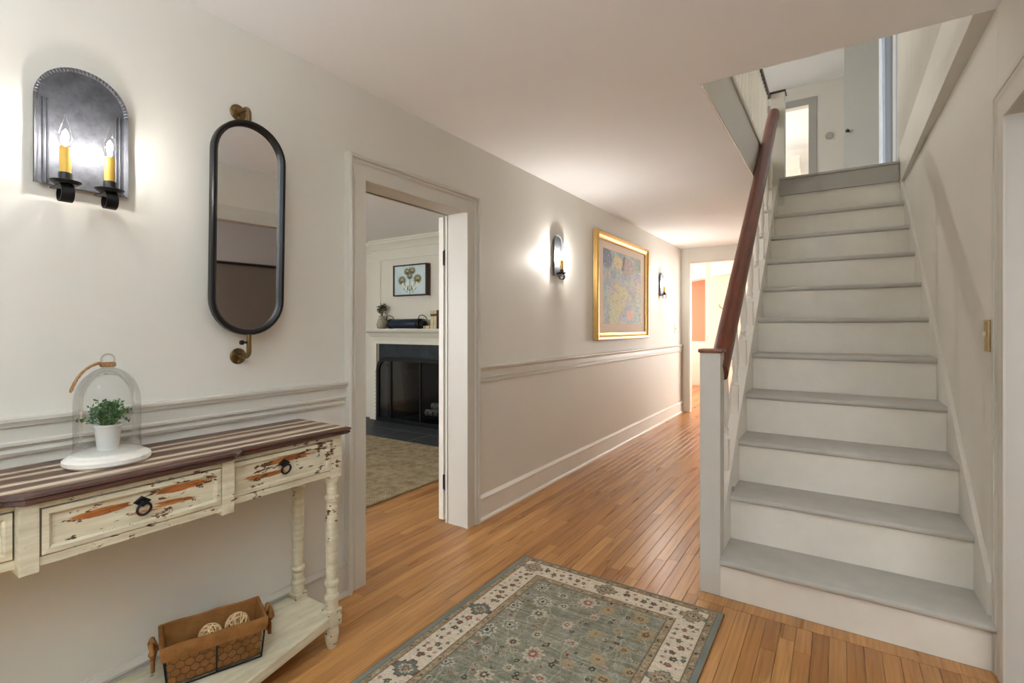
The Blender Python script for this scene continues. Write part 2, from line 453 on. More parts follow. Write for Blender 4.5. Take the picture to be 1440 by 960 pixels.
# casing with mitred corners round an opening; plane 'x' (runs along y) or 'y' (runs along x)
CAS = [(-0.004, 0.0), (-0.004, 0.018), (0.0, 0.021), (0.060, 0.021), (0.064, 0.016), (0.070, 0.016), (0.076, 0.024), (0.082, 0.027), (0.088, 0.027), (0.088, 0.036), (0.097, 0.041), (0.106, 0.036), (0.106, 0.0)]
def casing_mb(plane, at, nrm, a0, a1, zt, zb=0.0, prof=CAS, mb=None, legs=(1, 1)):
    mb = mb or MB(); rings = []
    pts = []
    if legs[0]: pts.append(lambda w: (a0 - w, zb))
    pts.append(lambda w: (a0 - w, zt + w)); pts.append(lambda w: (a1 + w, zt + w))
    if legs[1]: pts.append(lambda w: (a1 + w, zb))
    for fn in pts:
        r = []
        for wd, o in prof:
            a, z = fn(wd)
            r.append((at + nrm * o, a, z) if plane == 'x' else (a, at + nrm * o, z))
        rings.append(r)
    return mb.loft(rings, False, True)

struct(casing_mb('x', LX, 1, D0, D1, DT), 'trim_1', 'trim_paint', 'moulded casing round the doorway into the fireplace room', 'door casing', smooth=30)
jm = MB().box(LX - 0.14, LX + 0.003, D0 - 0.02, D0, 0, DT + 0.02).box(LX - 0.14, LX + 0.003, D1, D1 + 0.02, 0, DT + 0.02).box(LX - 0.14, LX + 0.003, D0, D1, DT, DT + 0.02)
jm.box(LX - 0.095, LX - 0.055, D0, D0 + 0.011, 0, DT)
struct(jm, 'trim_2', 'trim_paint', 'white jamb lining of the fireplace room doorway', 'door jamb')
struct(casing_mb('x', LX - 0.14, -1, D0, D1, DT), 'trim_3', 'trim_paint', 'casing on the fireplace room side of the doorway', 'door casing', smooth=30)
struct(casing_mb('x', 0.474, -1, 0.31, 2.319, 1.94, 0.0, [(a_, o_ * 0.38) for a_, o_ in CAS]), 'trim_4', 'trim_paint', 'moulded grey-white door casing at the foot of the stairs', 'door casing', smooth=30)
jr = MB().box(0.471, 0.63, 2.319, 2.339, 0, 1.96).box(0.471, 0.63, 0.29, 0.31, 0, 1.96).box(0.471, 0.63, 0.31, 2.319, 1.94, 1.96)
struct(jr, 'trim_5', 'newel_paint', 'jamb lining of the doorway at the foot of the stairs', 'door jamb')

# chair rails and baseboards
CR = [(0, 0.868), (0.010, 0.870), (0.014, 0.880), (0.009, 0.890), (0.009, 0.897), (0.020, 0.900), (0.020, 0.908), (0.013, 0.912), (0.013, 0.948), (0.022, 0.952), (0.026, 0.962), (0.030, 0.966), (0.030, 0.975), (0, 0.978)]
def run_y(prof, x, n, y0, y1): return MB().loft([[(x + n * o, y0, z) for o, z in prof], [(x + n * o, y1, z) for o, z in prof]])
def run_x(prof, y, n, x0, x1): return MB().loft([[(x0, y + n * o, z) for o, z in prof], [(x1, y + n * o, z) for o, z in prof]])
struct(run_y(CR, LX, 1, YB, D0 - 0.104), 'trim_6', 'trim_paint', 'moulded chair rail behind the console table', 'chair rail', smooth=25)
struct(run_y(CR, LX, 1, D1 + 0.104, YE), 'trim_7', 'trim_paint', 'moulded chair rail running below the gold-framed painting', 'chair rail', smooth=25)
BB = [(0, 0), (0.030, 0), (0.030, 0.008), (0.024, 0.017), (0.016, 0.020), (0.016, 0.128), (0.022, 0.134), (0.022, 0.142), (0.014, 0.150), (0.008, 0.156), (0, 0.158)]
struct(run_y(BB, LX, 1, YB, D0 - 0.104), 'baseboard_left', 'trim_paint', 'painted baseboard behind the console table', 'baseboard', smooth=25)
struct(run_y(BB, LX, 1, D1 + 0.104, YE), 'baseboard_hall', 'white_paint', 'painted baseboard along the hall beyond the doorway', 'baseboard', smooth=25)

# casing of end opening
eo = MB().box(-1.87, -1.79, YE - 0.02, YE, 0, CEIL - 0.002).box(-1.79, -0.535, YE - 0.02, YE, 2.16, CEIL - 0.002).box(-1.80, -1.78, YE, YE + 0.12, 0, 2.15)
struct(eo, 'trim_8', 'trim_paint', 'wide flat casing round the opening at the end of the hall', 'door casing', bevel=0.003)

# ------------------------------------------------------------------ staircase
NS = 10
def ny(k): return 2.39 + 0.2585 * (k - 1)
def nz(k): return 0.175 + 0.2215 * (k - 1)
def nose(y): return 0.175 + (y - 2.39) * (0.2215 / 0.2585)
st = thing('staircase', 'steep staircase with grey painted treads and white risers', 'staircase', (0, 2.4, 0))
XS = -0.447
for k in range(1, NS + 2):
    z0 = 0 if k == 1 else nz(k - 1)
    y = ny(k) + 0.026
    zt = nz(k) - 0.03 if k <= NS else 2.385
    r = MB().add([(XS, y, z0), (rw(y) - 0.002, y, z0), (rw(y) - 0.002, y, zt), (XS, y, zt), (XS, y + 0.018, z0), (rw(y) - 0.002, y + 0.018, z0), (rw(y) - 0.002, y + 0.018, zt), (XS, y + 0.018, zt)],
                 [(0, 1, 2, 3), (7, 6, 5, 4), (0, 4, 5, 1), (3, 2, 6, 7), (0, 3, 7, 4), (1, 5, 6, 2)])
    r.build('riser', 'riser_paint', st)
for k in range(1, NS + 1):
    y0, y1 = ny(k), ny(k + 1) + 0.03
    z = nz(k); nn = 9
    prof = [(y0 + 0.014, z - 0.030), (y0 + 0.005, z - 0.027), (y0 + 0.001, z - 0.021), (y0, z - 0.013), (y0 + 0.003, z - 0.005), (y0 + 0.010, z), (y1, z), (y1, z - 0.030)]
    rings = []
    for i in range(nn):
        u = i / (nn - 1); xx = XS + u * ((rw(y0) if k > 1 else 0.478) - 0.001 - XS)
        wv = 0.0018 * math.sin(u * 9 + k * 2.1) + 0.0012 * random.uniform(-1, 1)
        rings.append([(xx, yy + (wv if yy < y0 + 0.02 else 0), zz) for yy, zz in prof])
    MB().loft(rings).build('tread', 'tread_paint', st, smooth=40)
yl = ny(NS + 1)
xr = rw(yl)
MB().box(-0.43, 0.409, yl - 0.002, yl + 0.05, 2.385, UPF - 0.022).build('landing_beam', 'grey_trim', st, bevel=0.002)
MB().box(-0.43, 0.409, yl - 0.014, yl + 0.30, UPF - 0.022, UPF).build('landing_nosing', 'grey_trim', st, bevel=0.006)
# strings
ss = MB().prism([(2.506, 0.0), (2.506, nose(2.506) + 0.075), (5.0, nose(5.0) + 0.075), (5.0, nose(5.0) - 0.30), (2.66, 0.0)], 'x', -0.504, XS - 0.0005)
ss.build('outer_string', 'white_paint', st, bevel=0.002)
sk = MB()
ya, yb_ = 2.47, 4.99
pr = [(ya, nose(ya) - 0.25), (ya, nose(ya) + 0.05), (yb_, nose(yb_) + 0.05), (yb_, nose(yb_) - 0.25)]
sk.loft([[(rw(y) - 0.016, y, max(z, 0)) for y, z in pr], [(rw(y) + 0.002, y, max(z, 0)) for y, z in pr]])
sk.build('wall_string', 'wall_paint', st)
MB().box(-0.447, -0.437, 2.70, 2.735, nz(2), nz(2) + 0.02).build('corner_block', 'grey_trim', st, bevel=0.003)

rl = thing('stair_railing', 'mahogany handrail with white turned balusters and square newel post', 'stair railing', (-0.49, 2.46, 0))
MB().box(-0.537, -0.447, 2.4155, 2.506, 0, 1.106).build('newel_post', 'newel_paint', rl, bevel=0.003)
cap = MB().box(-0.545, -0.437, 2.407, 2.515, 1.106, 1.124).build('newel_cap', 'cap_wood', rl, smooth=50, bevel=0.007)
up_n = MB().box(-0.503, -0.392, 5.0, 5.11, 2.30, 3.31).build('upper_newel', 'trim_paint', rl, bevel=0.003)
MB().box(-0.512, -0.383, 4.99, 5.12, 3.31, 3.325).build('upper_newel_cap', 'dark_rail', rl, bevel=0.003)
RZ0, RZ1 = 1.03, 3.135
def rail_z(y): return RZ0 + (y - 2.5) * (RZ1 - RZ0) / 2.5
rp = []
for i in range(13):
    y = 2.49 + i * (5.005 - 2.49) / 12
    rp.append((-0.472 - 0.008 * i / 12, y, rail_z(y)))
rings = []
prof = [(-0.030, -0.056), (-0.038, -0.030), (-0.040, 0.000), (-0.036, 0.022), (-0.020, 0.037), (0, 0.041), (0.022, 0.037), (0.040, 0.022), (0.045, 0.000), (0.043, -0.030), (0.034, -0.056), (0.016, -0.066), (-0.014, -0.066)]
sl = math.atan2(RZ1 - RZ0, 2.5)
for p in rp: rings.append([(p[0] + a, p[1] - b * math.sin(sl), p[2] + b * math.cos(sl)) for a, b in prof])
MB().loft(rings).build('handrail', 'mahogany', rl, smooth=50)
def baluster_prof(h):
    a = 0.17; t = h - 0.10
    return [(0.016, 0), (0.016, 0.001), (0.0175, a), (0.011, a + 0.012), (0.017, a + 0.03), (0.011, a + 0.045), (0.013, a + 0.06), (0.0185, a + 0.10), (0.0175, a + 0.18), (0.012, t - 0.03), (0.015, t - 0.015), (0.011, t), (0.013, h)]
i = 0
y = 2.70
while y < 4.95:
    zb = nose(y) + 0.068; zt = rail_z(y) - 0.06
    b = MB().box(-0.4925, -0.4585, y - 0.017, y + 0.017, zb - 0.012, zb + 0.15)
    pr = [(r, h) for r, h in baluster_prof(zt - zb) if h > 0.14]
    b.lathe([(r, zb + h) for r, h in pr], (-0.4755, y, 0), 12)
    b.build('baluster', 'white_paint', rl, smooth=35)
    y += 0.285

# ------------------------------------------------------------------ stairwell edges and upper floor
struct(MB().box(-0.540, -0.526, 2.434, 5.02, CEIL - 0.004, 2.685).box(-0.545, -0.514, 2.434, 5.02, 2.685, 2.715), 'trim_9', 'trim_paint', 'painted fascia board along the open edge of the ceiling', 'fascia', bevel=0.002)
struct(MB().tube([(-0.528, 2.434, CEIL - 0.003), (-0.528, 5.0, CEIL - 0.003)], 0.006, 6), 'trim_10', 'white_paint', 'thin white bead along the ceiling edge of the stairwell', 'trim', smooth=60)
fb = MB().loft([[(0.412, y, CEIL), (rw(y) + 0.05, y, CEIL), (rw(y) + 0.05, y, 2.66), (0.412, y, 2.66)] for y in (2.434, 5.02)])
struct(fb, 'beam', 'trim_paint', 'boxed ledge running above the stair wall up to the landing', 'ledge', bevel=0.003)
ur = thing('upstairs_railing', 'white balustrade with dark rail along the floor above', 'stair railing', (-0.53, 3.7, 2.715))
MB().prism([(-0.556, 3.27), (-0.556, 3.30), (-0.545, 3.315), (-0.515, 3.315), (-0.504, 3.30), (-0.504, 3.27)], 'y', 2.2, 5.0).build('rail', 'dark_rail', ur, smooth=40)
y = 2.28
ub = MB().box(-0.012 - 0.53, 0.012 - 0.53, -0.012 + y, y + 0.012, 2.713, 3.272).build('baluster', 'white_paint', ur, bevel=0.002)
while y < 4.9:
    y += 0.075
    c = ub.copy(); COL.objects.link(c); c.parent = ur; c.location = Vector(ub.location) + Vector((0, y - 2.28, 0))

up = MB().box(0.432, 0.56, 2.2, 5.42, 2.66, UPC).box(0.432, 0.56, 7.05, 8.6, UPF, UPC).box(0.432, 0.56, 5.42, 7.05, UPF, UPF + 0.08).box(0.432, 0.56, 5.42, 7.05, 4.62, UPC)
struct(up, 'wall_upstairs_right', 'panel_grey', 'upstairs wall above the ledge', 'wall')
uf = MB().box(-3.0, -1.02, 8.45, 8.57, UPF, UPC).box(-1.02, -0.355, 8.45, 8.57, 4.47, UPC).box(-0.355, 0.56, 8.45, 8.57, UPF, UPC)
struct(uf, 'wall_upstairs_far', 'wall_paint', 'upstairs landing wall with a lit doorway', 'wall')
struct(MB().box(-3.0, -2.9, 1.9, 8.57, UPF, UPC).box(-3.0, 0.56, 1.85, 1.95, UPF, UPC), 'wall_upstairs_left', 'wall_paint', 'upstairs walls on the far side of the landing', 'wall')
struct(MB().box(-3.0, 1.0, 1.85, 11.6, UPC, UPC + 0.1), 'ceiling_upstairs', 'ceiling_paint', 'white ceiling of the upstairs landing', 'ceiling')
flat = [(0, 0), (0, 0.02), (0.10, 0.02), (0.10, 0)]
struct(casing_mb('y', 8.45, -1, -1.02, -0.355, 4.47, UPF, flat), 'trim_11', 'grey_trim', 'grey flat casing round the lit upstairs doorway', 'door casing')
# lit bedroom upstairs
struct(MB().box(-2.6, 0.9, 11.4, 11.5, UPF, UPC).box(-2.7, -2.6, 8.57, 11.5, UPF, UPC).box(0.8, 0.9, 8.57, 11.5, UPF, UPC).box(-2.7, 0.9, 8.57, 11.5, UPF - 0.1, UPF), 'wall_bedroom', 'bedroom_paint', 'pale walls of the bright room beyond the landing', 'wall')
struct(MB().box(-1.05, -0.6, 10.9, 11.4, 4.25, 4.5), 'trim_12', 'white_paint', 'white boxed soffit in the bright upstairs room', 'soffit', bevel=0.004)
dd = thing('wall_dial', 'round white dial switch on a square plate on the upstairs landing', 'switch', (-0.10, 8.45, 3.96))
MB().box(-0.165, -0.035, 8.438, 8.4495, 3.90, 4.02).build('plate', 'wall_paint', dd, bevel=0.003)
MB().lathe([(0.05, 8.438), (0.05, 8.425), (0.042, 8.418), (0.0, 8.418)], (-0.10, 0, 3.96), 20, 'y').build('dial', 'grey_trim', dd, smooth=40)

# narrow door standing open on the landing
dv = Vector((-0.36, 0.14, 0)); dl = dv.length; ang = math.atan2(dv.y, dv.x)
d2 = thing('door_2', 'plain white door standing ajar on the upstairs landing', 'door', (0.43, 6.86, UPF), ang, kind='structure')
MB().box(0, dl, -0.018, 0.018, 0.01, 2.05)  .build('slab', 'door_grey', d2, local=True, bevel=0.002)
MB().lathe([(0.007, 0), (0.007, 0.03), (0.018, 0.035), (0.02, 0.05), (0.012, 0.06), (0, 0.06)], (dl - 0.05, 0.018, 0.95), 12, 'y').build('knob', 'iron', d2, local=True, smooth=40)
MB().box(dl, dl + 0.003, -0.01, 0.01, 1.27, 1.45).build('latch_plate', 'iron', d2, local=True)

# upstairs window in the right wall
def window(name, label, plane, at, a0, a1, z0, z1, nrm, nx, nz_, mat, depth=0.06):
    t = thing(name, label, 'window', (at, (a0 + a1) / 2, z0) if plane == 'x' else ((a0 + a1) / 2, at, z0), kind='structure')
    def bx(mb, p0, p1, q0, q1, d0, d1):
        lo, hi = sorted((at + nrm * d0, at + nrm * d1))
        return mb.box(lo, hi, p0, p1, q0, q1) if plane == 'x' else mb.box(p0, p1, lo, hi, q0, q1)
    fr = MB(); s = 0.05
    bx(fr, a0 - s, a0, z0 - s, z1 + s, 0, depth); bx(fr, a1, a1 + s, z0 - s, z1 + s, 0, depth)
    bx(fr, a0, a1, z1, z1 + s, 0, depth); bx(fr, a0, a1, z0 - s, z0, 0, depth)
    fr.build('window_frame', 'white_paint', t, bevel=0.003)
    mu = MB()
    for i in range(1, nx):
        p = a0 + (a1 - a0) * i / nx; bx(mu, p - 0.01, p + 0.01, z0, z1, 0.004, 0.03)
    for j in range(1, nz_):
        q = z0 + (z1 - z0) * j / nz_; bx(mu, a0, a1, q - 0.01, q + 0.01, 0.004, 0.03)
    if mu.v: mu.build('muntins', 'white_paint', t)
    for i in range(nx):
        for j in range(nz_):
            g = 0.0005
            p0 = a0 + (a1 - a0) * i / nx + g; p1 = a0 + (a1 - a0) * (i + 1) / nx - g
            q0 = z0 + (z1 - z0) * j / nz_ + g; q1 = z0 + (z1 - z0) * (j + 1) / nz_ - g
            bx(MB(), p0, p1, q0, q1, 0.010, 0.014).build('pane', mat, t)
    return t
window('window_1', 'narrow bright window beside the upstairs door', 'x', 0.49, 5.5, 6.95, 2.68, 4.55, -1, 2, 1, 'window_glass', 0.05)
# bare branches outside that window
tr = thing('bare_tree', 'dark bare tree seen through the upstairs window', 'tree', (1.9, 8.4, 0.0))
tb = MB().tube([(1.9, 8.4, 0), (1.88, 8.42, 2.0), (1.95, 8.5, 4.0), (1.9, 8.6, 6.2)], [0.09, 0.07, 0.05, 0.03], 7)
for q in range(16):
    z = 2.2 + q * 0.24; a = q * 2.4; L = 0.9
    tb.tube([(1.92, 8.45, z), (1.92 + 0.5 * L * math.cos(a), 8.45 + 0.5 * L * math.sin(a), z + 0.35), (1.92 + L * math.cos(a + 0.3), 8.45 + L * math.sin(a + 0.3), z + 0.8)], [0.022, 0.015, 0.006], 5)
tb.build('trunk', 'dark_wood_frame', tr, smooth=60)
# curtain by the window
cu = MB(); rings = []
for i in range(14):
    z = UPF + 0.03 + i * (2.02 - 0.03) / 13; rr = []
    for k in range(25):
        u = k / 24; wd = 0.26 + 0.12 * (1 - i / 13)
        rr.append((0.395 + 0.018 * math.sin(u * 22 + 0.3 * i / 13), 6.82 - wd * u, z))
    for k in range(24, -1, -1):
        p = rr[k]; rr.append((p[0] + 0.004, p[1], p[2]))
    rings.append(rr)
cu.loft(rings)
tag(cu.build('curtain', 'curtain_blue', smooth=60), 'pale blue curtain hanging beside the upstairs window', 'curtain')

# ------------------------------------------------------------------ fireplace room (beyond left doorway)
FY = 4.55; LL = -6.1
lw = MB()
lw.box(LL, -5.20, FY + 0.10, FY + 0.25, -0.01, CEIL).box(-5.20, -5.09, FY, FY + 0.25, -0.01, CEIL).box(-5.09, -3.45, FY, FY + 0.25, 1.007, CEIL).box(-3.45, LX - 0.14, FY, FY + 0.25, -0.01, CEIL)
struct(lw, 'wall_fireplace', 'fire_wall', 'pale panelled chimney wall with a painted mantel', 'wall')
struct(MB().box(LL - 0.1, LL, -1.6, FY + 0.25, -0.01, CEIL).box(LL, LX - 0.14, -1.7, -1.6, -0.01, CEIL), 'wall_living', 'fire_wall', 'pale outer walls of the fireplace room', 'wall')
struct(MB().box(LL, LX - 0.14, -1.7, FY + 0.25, CEIL, CEIL + 0.1), 'ceiling_living', 'ceiling_paint', 'white ceiling of the fireplace room', 'ceiling')
CW = [(0, 2.20), (0.012, 2.20), (0.012, 2.225), (0.022, 2.235), (0.028, 2.26), (0.055, 2.30), (0.075, 2.315), (0.075, 2.335), (0.09, 2.345), (0.09, CEIL), (0, CEIL)]
cm = MB()
for a, b, yy in ((LL, -5.20, FY + 0.10), (-5.20, LX - 0.14, FY)):
    cm.loft([[(a, yy - o, z) for o, z in CW], [(b, yy - o, z) for o, z in CW]])
struct(cm, 'trim_13', 'fire_wall', 'crown moulding along the chimney wall', 'crown moulding', smooth=25)
pm = MB()
def frame_panel(mb, x0, x1, z0, z1, y, s=0.02, d=0.012):
    mb.box(x0, x1, y - d, y, z0, z0 + s).box(x0, x1, y - d, y, z1 - s, z1).box(x0, x0 + s, y - d, y, z0 + s, z1 - s).box(x1 - s, x1, y - d, y, z0 + s, z1 - s)
frame_panel(pm, -5.06, -3.50, 1.32, 2.12, FY); frame_panel(pm, -5.6, -5.26, 0.2, 2.12, FY + 0.10)
struct(pm, 'trim_14', 'fire_wall', 'raised panel mouldings on the chimney wall', 'panel moulding', bevel=0.004)
mt = MB()
mt.box(-5.235, -3.36, FY - 0.17, FY, 1.185, 1.207).prism([(FY, 1.06), (FY - 0.045, 1.06), (FY - 0.05, 1.09), (FY - 0.07, 1.12), (FY - 0.09, 1.15), (FY - 0.13, 1.165), (FY - 0.14, 1.185), (FY, 1.185)], 'x', -5.205, -3.39)
mt.box(-5.195, -5.095, FY - 0.035, FY, 0, 1.06).box(-3.445, -3.345, FY - 0.035, FY, 0, 1.06).box(-5.095, -3.445, FY - 0.035, FY, 1.009, 1.06)
mt.box(-5.205, -5.085, FY - 0.05, FY, 0, 0.20)
mo = struct(mt, 'mantelpiece', 'fire_wall', 'white painted mantelpiece with a shelf over the fireplace', 'mantel', bevel=0.003)
# slate surround + firebox
fs = MB().box(-5.09, -4.93, FY + 0.01, FY + 0.05, 0, 1.005).box(-3.61, -3.45, FY + 0.01, FY + 0.05, 0, 1.005).box(-4.93, -3.61, FY + 0.01, FY + 0.05, 0.83, 1.005)
fp = thing('fireplace', 'black firebox set in a dark slate surround', 'fireplace', (-4.27, FY, 0))
fs.build('surround', 'slate_surround', fp, bevel=0.002)
MB().box(-4.95, -3.59, FY + 0.62, FY + 0.66, 0, 0.9).box(-4.99, -4.93, FY + 0.05, FY + 0.66, 0, 0.9).box(-3.61, -3.55, FY + 0.05, FY + 0.66, 0, 0.9).box(-4.95, -3.59, FY + 0.05, FY + 0.66, 0.83, 0.9).box(-4.95, -3.59, FY + 0.0, FY + 0.66, -0.004, 0.004).build('firebox', 'soot', fp)
sf = thing('fire_screen', 'black framed glass fire screen with rounded upper corners', 'fire screen', (-4.27, FY - 0.06, 0))
def arch(x0, x1, z0, z1, r, n=8):
    p = [(x0, z0)]
    for k in range(n + 1):
        a = PI - k * PI / 2 / n; p.append((x0 + r + r * math.cos(a), z1 - r + r * math.sin(a)))
    for k in range(n + 1):
        a = PI / 2 - k * PI / 2 / n; p.append((x1 - r + r * math.cos(a), z1 - r + r * math.sin(a)))
    p.append((x1, z0)); return p
SX0, SX1, SZ = -5.04, -3.50, 0.84
o1 = arch(SX0, SX1, 0.012, SZ, 0.17); i1 = arch(SX0 + 0.045, SX1 - 0.045, 0.06, SZ - 0.05, 0.13)
m = MB(); y0, y1 = FY - 0.085, FY - 0.055
nn = len(o1)
m.loft([[(o1[k][0], y0, o1[k][1]), (o1[k][0], y1, o1[k][1]), (i1[k][0], y1, i1[k][1]), (i1[k][0], y0, i1[k][1])] for k in range(nn)], True, False, True)
m.build('frame', 'black_metal', sf, smooth=30)
for xx in (-4.78, -4.27, -3.76): MB().box(xx - 0.012, xx + 0.012, y0 + 0.004, y1 - 0.004, 0.06, SZ - 0.05).build('mullion', 'black_metal', sf)
MB().prism([(p[0], p[1]) for p in i1], 'y', y0 + 0.012, y0 + 0.016).build('glass', 'dark_glass', sf)
for xx in (-4.86, -4.45): MB().tube([(xx - 0.04, y0, 0.745), (xx - 0.03, y0 - 0.02, 0.73), (xx, y0 - 0.025, 0.722), (xx + 0.03, y0 - 0.02, 0.73), (xx + 0.04, y0, 0.745)], 0.004, 6).build('handle', 'iron', sf, smooth=60)
m = MB()
for k in range(26):
    z = 0.03 + k * 0.025; m.box(SX0 - 0.028 + 0.008 * (k % 2), SX0 - 0.004, FY - 0.08, FY - 0.04, z, z + 0.014)
m.build('mesh_curtain', 'vase_glaze', sf)
gr = thing('fire_grate', 'iron grate inside the firebox', 'grate', (-4.2, FY + 0.28, 0.0))
g = MB()
for k in range(6):
    x = -4.42 + k * 0.088; g.tube([(x, FY + 0.12, 0.16), (x, FY + 0.14, 0.08), (x, FY + 0.44, 0.08), (x, FY + 0.46, 0.16)], 0.008, 5)
for xx in (-4.43, -3.97): g.box(xx - 0.008, xx + 0.008, FY + 0.15, FY + 0.40, 0.004, 0.08)
g.tube([(-4.44, FY + 0.14, 0.08), (-3.96, FY + 0.14, 0.08)], 0.008, 5)
g.build('bars', 'iron', gr)
lg = [((-4.42, FY + 0.20, 0.132), (-3.92, FY + 0.22, 0.132), 0.044, 'lower front birch log on the grate'), ((-4.40, FY + 0.33, 0.132), (-3.95, FY + 0.31, 0.132), 0.044, 'lower rear birch log on the grate'), ((-4.36, FY + 0.25, 0.214), (-3.90, FY + 0.28, 0.214), 0.043, 'pale birch log lying on top of the other logs')]
for a, b, r, lab in lg:
    t = thing('log', lab, 'log', ((a[0] + b[0]) / 2, a[1], a[2] - r), group='birch logs in the firebox')
    pts = [tuple(Vector(a).lerp(Vector(b), k / 6)) for k in range(7)]
    MB().tube(pts, [r * (0.94 + 0.06 * math.sin(k * 1.9)) for k in range(7)], 14).build('bark', 'log_bark', t, smooth=60)
    MB().lathe([(r * 0.8, -0.001), (r * 0.8, 0.004), (0, 0.004)], b, 14, 'x').build('end_grain', 'wicker', t)

# slate hearth tiles
hs = thing('hearth', 'dark slate tiled hearth in front of the fireplace', 'hearth', (-4.3, 4.1, 0.0))
MB().box(-5.6, -2.55, 3.815, FY + 0.02, -0.013, 0.0085).build('grout_bed', 'grout', hs)
for j, (ya_, yb2) in enumerate(((3.82, 4.183), (4.197, FY - 0.004))):
    for i in range(7):
        xa = -5.6 + i * 0.44 + (0.2 if j else 0) ; xb = xa + 0.428
        MB().box(xa, min(xb, -2.56), ya_, yb2, 0.0, 0.010).build('tile', 'slate_tile', hs, bevel=0.002)

# jute rug
jr_ = MB(); rings = []
for i in range(2):
    pass
jr_.box(-5.75, -2.67, 0.5, 3.80, 0.0005, 0.013)
tag(jr_.build('jute_rug', 'jute', bevel=0.004), 'woven tan jute rug with banded weave in the fireplace room', 'rug')

# things on the mantel
MZ = 1.207
pic = thing('floral_picture', 'framed botanical print of thistle heads on pale blue ground above the mantel', 'picture', (-4.45, FY, 1.62))
x0, x1, z0, z1 = -4.735, -4.165, 1.615, 2.005; pd = 0.075
MB().box(x0, x1, FY - pd + 0.01, FY - 0.013, z0, z1).build('frame_box', 'dark_wood_frame', pic)
m = MB()
for (a, b, c, d) in ((x0, x1, z1 - 0.016, z1), (x0, x1, z0, z0 + 0.016), (x0, x0 + 0.016, z0 + 0.016, z1 - 0.016), (x1 - 0.016, x1, z0 + 0.016, z1 - 0.016)): m.box(a, b, FY - pd - 0.006, FY - pd + 0.01, c, d)
m.build('frame_lip', 'dark_wood_frame', pic, bevel=0.002)

def painted_grid(name, nu, nv, fn_pos, colors, mat, parent=None):
    """grid with one colour per vertex (sRGB 0-255 array nv x nu x 3)"""
    u = np.linspace(0, 1, nu); v = np.linspace(0, 1, nv)
    U, V = np.meshgrid(u, v)
    pos = fn_pos(U, V).reshape(-1, 3)
    if parent is not None: pos = pos - np.array(wloc(parent))
    idx = np.arange(nu * nv).reshape(nv, nu)
    quads = np.stack([idx[:-1, :-1], idx[:-1, 1:], idx[1:, 1:], idx[1:, :-1]], -1).reshape(-1, 4)
    me = bpy.data.meshes.new(name)
    me.vertices.add(len(pos)); me.vertices.foreach_set('co', pos.astype(np.float32).ravel())
    me.loops.add(quads.size); me.loops.foreach_set('vertex_index', quads.astype(np.int32).ravel())
    me.polygons.add(len(quads)); me.polygons.foreach_set('loop_start', np.arange(0, quads.size, 4, dtype=np.int32))
    me.update(); me.validate()
    c = np.clip(colors / 255.0, 0, 1); l = np.where(c <= 0.04045, c / 12.92, ((c + 0.055) / 1.055) ** 2.4)
    rgba = np.concatenate([l.reshape(-1, 3), np.ones((nu * nv, 1))], 1).astype(np.float32)
    a = me.color_attributes.new('Col', 'FLOAT_COLOR', 'POINT'); a.data.foreach_set('color', rgba.ravel())
    me.materials.append(M[mat])
    o = bpy.data.objects.new(name, me); COL.objects.link(o)
    if parent is not None: o.parent = parent
    return o

def vnoise(shape, cells, seed):
    r = np.random.default_rng(seed); g = r.random((cells[0] + 2, cells[1] + 2))
    yy = np.linspace(0, cells[0], shape[0]); xx = np.linspace(0, cells[1], shape[1])
    yi = np.minimum(yy.astype(int), cells[0]); xi = np.minimum(xx.astype(int), cells[1])
    fy = (yy - yi)[:, None]; fx = (xx - xi)[None]; fy = fy * fy * (3 - 2 * fy); fx = fx * fx * (3 - 2 * fx)
    a = g[yi][:, xi]; b = g[yi][:, xi + 1]; c = g[yi + 1][:, xi]; d = g[yi + 1][:, xi + 1]
    return (a * (1 - fx) + b * fx) * (1 - fy) + (c * (1 - fx) + d * fx) * fy

# botanical print
nu, nv = 110, 76
U, V = np.meshgrid(np.linspace(0, 1, nu) * 1.46, np.linspace(0, 1, nv)); im = np.zeros((nv, nu, 3)) + np.array([196, 214, 216])
im += ((vnoise((nv, nu), (5, 7), 3) - 0.5) * 16)[..., None]
def blob(im, X, Y, cx, cy, rx, ry, col, soft=0.25, rot=0, seed=0, rag=0.0):
    dx, dy = X - cx, Y - cy; c, s = math.cos(rot), math.sin(rot)
    a = (dx * c + dy * s) / rx; b = (-dx * s + dy * c) / ry
    d = np.sqrt(a * a + b * b)
    if rag: d = d + rag * np.sin(np.arctan2(b, a) * 13 + seed)
    k = np.clip((1 - d) / soft, 0, 1)[..., None]
    im[:] = im * (1 - k) + np.array(col) * k
def seg(im, X, Y, x0, y0, x1, y1, w, col):
    L2 = (x1 - x0) ** 2 + (y1 - y0) ** 2; t = np.clip(((X - x0) * (x1 - x0) + (Y - y0) * (y1 - y0)) / L2, 0, 1)
    d = np.hypot(X - x0 - t * (x1 - x0), Y - y0 - t * (y1 - y0)); k = np.clip(1.6 - d / w, 0, 1)[..., None]
    im[:] = im * (1 - k) + np.array(col) * k
cxm = 0.72
seg(im, U, V, cxm, 0.02, cxm, 0.95, 0.014, (116, 138, 120))
for sgn in (-1, 1):
    seg(im, U, V, cxm, 0.12, cxm + sgn * 0.32, 0.45, 0.01, (96, 106, 84)); seg(im, U, V, cxm + sgn * 0.12, 0.08, cxm + sgn * 0.3, 0.22, 0.012, (110, 120, 100))
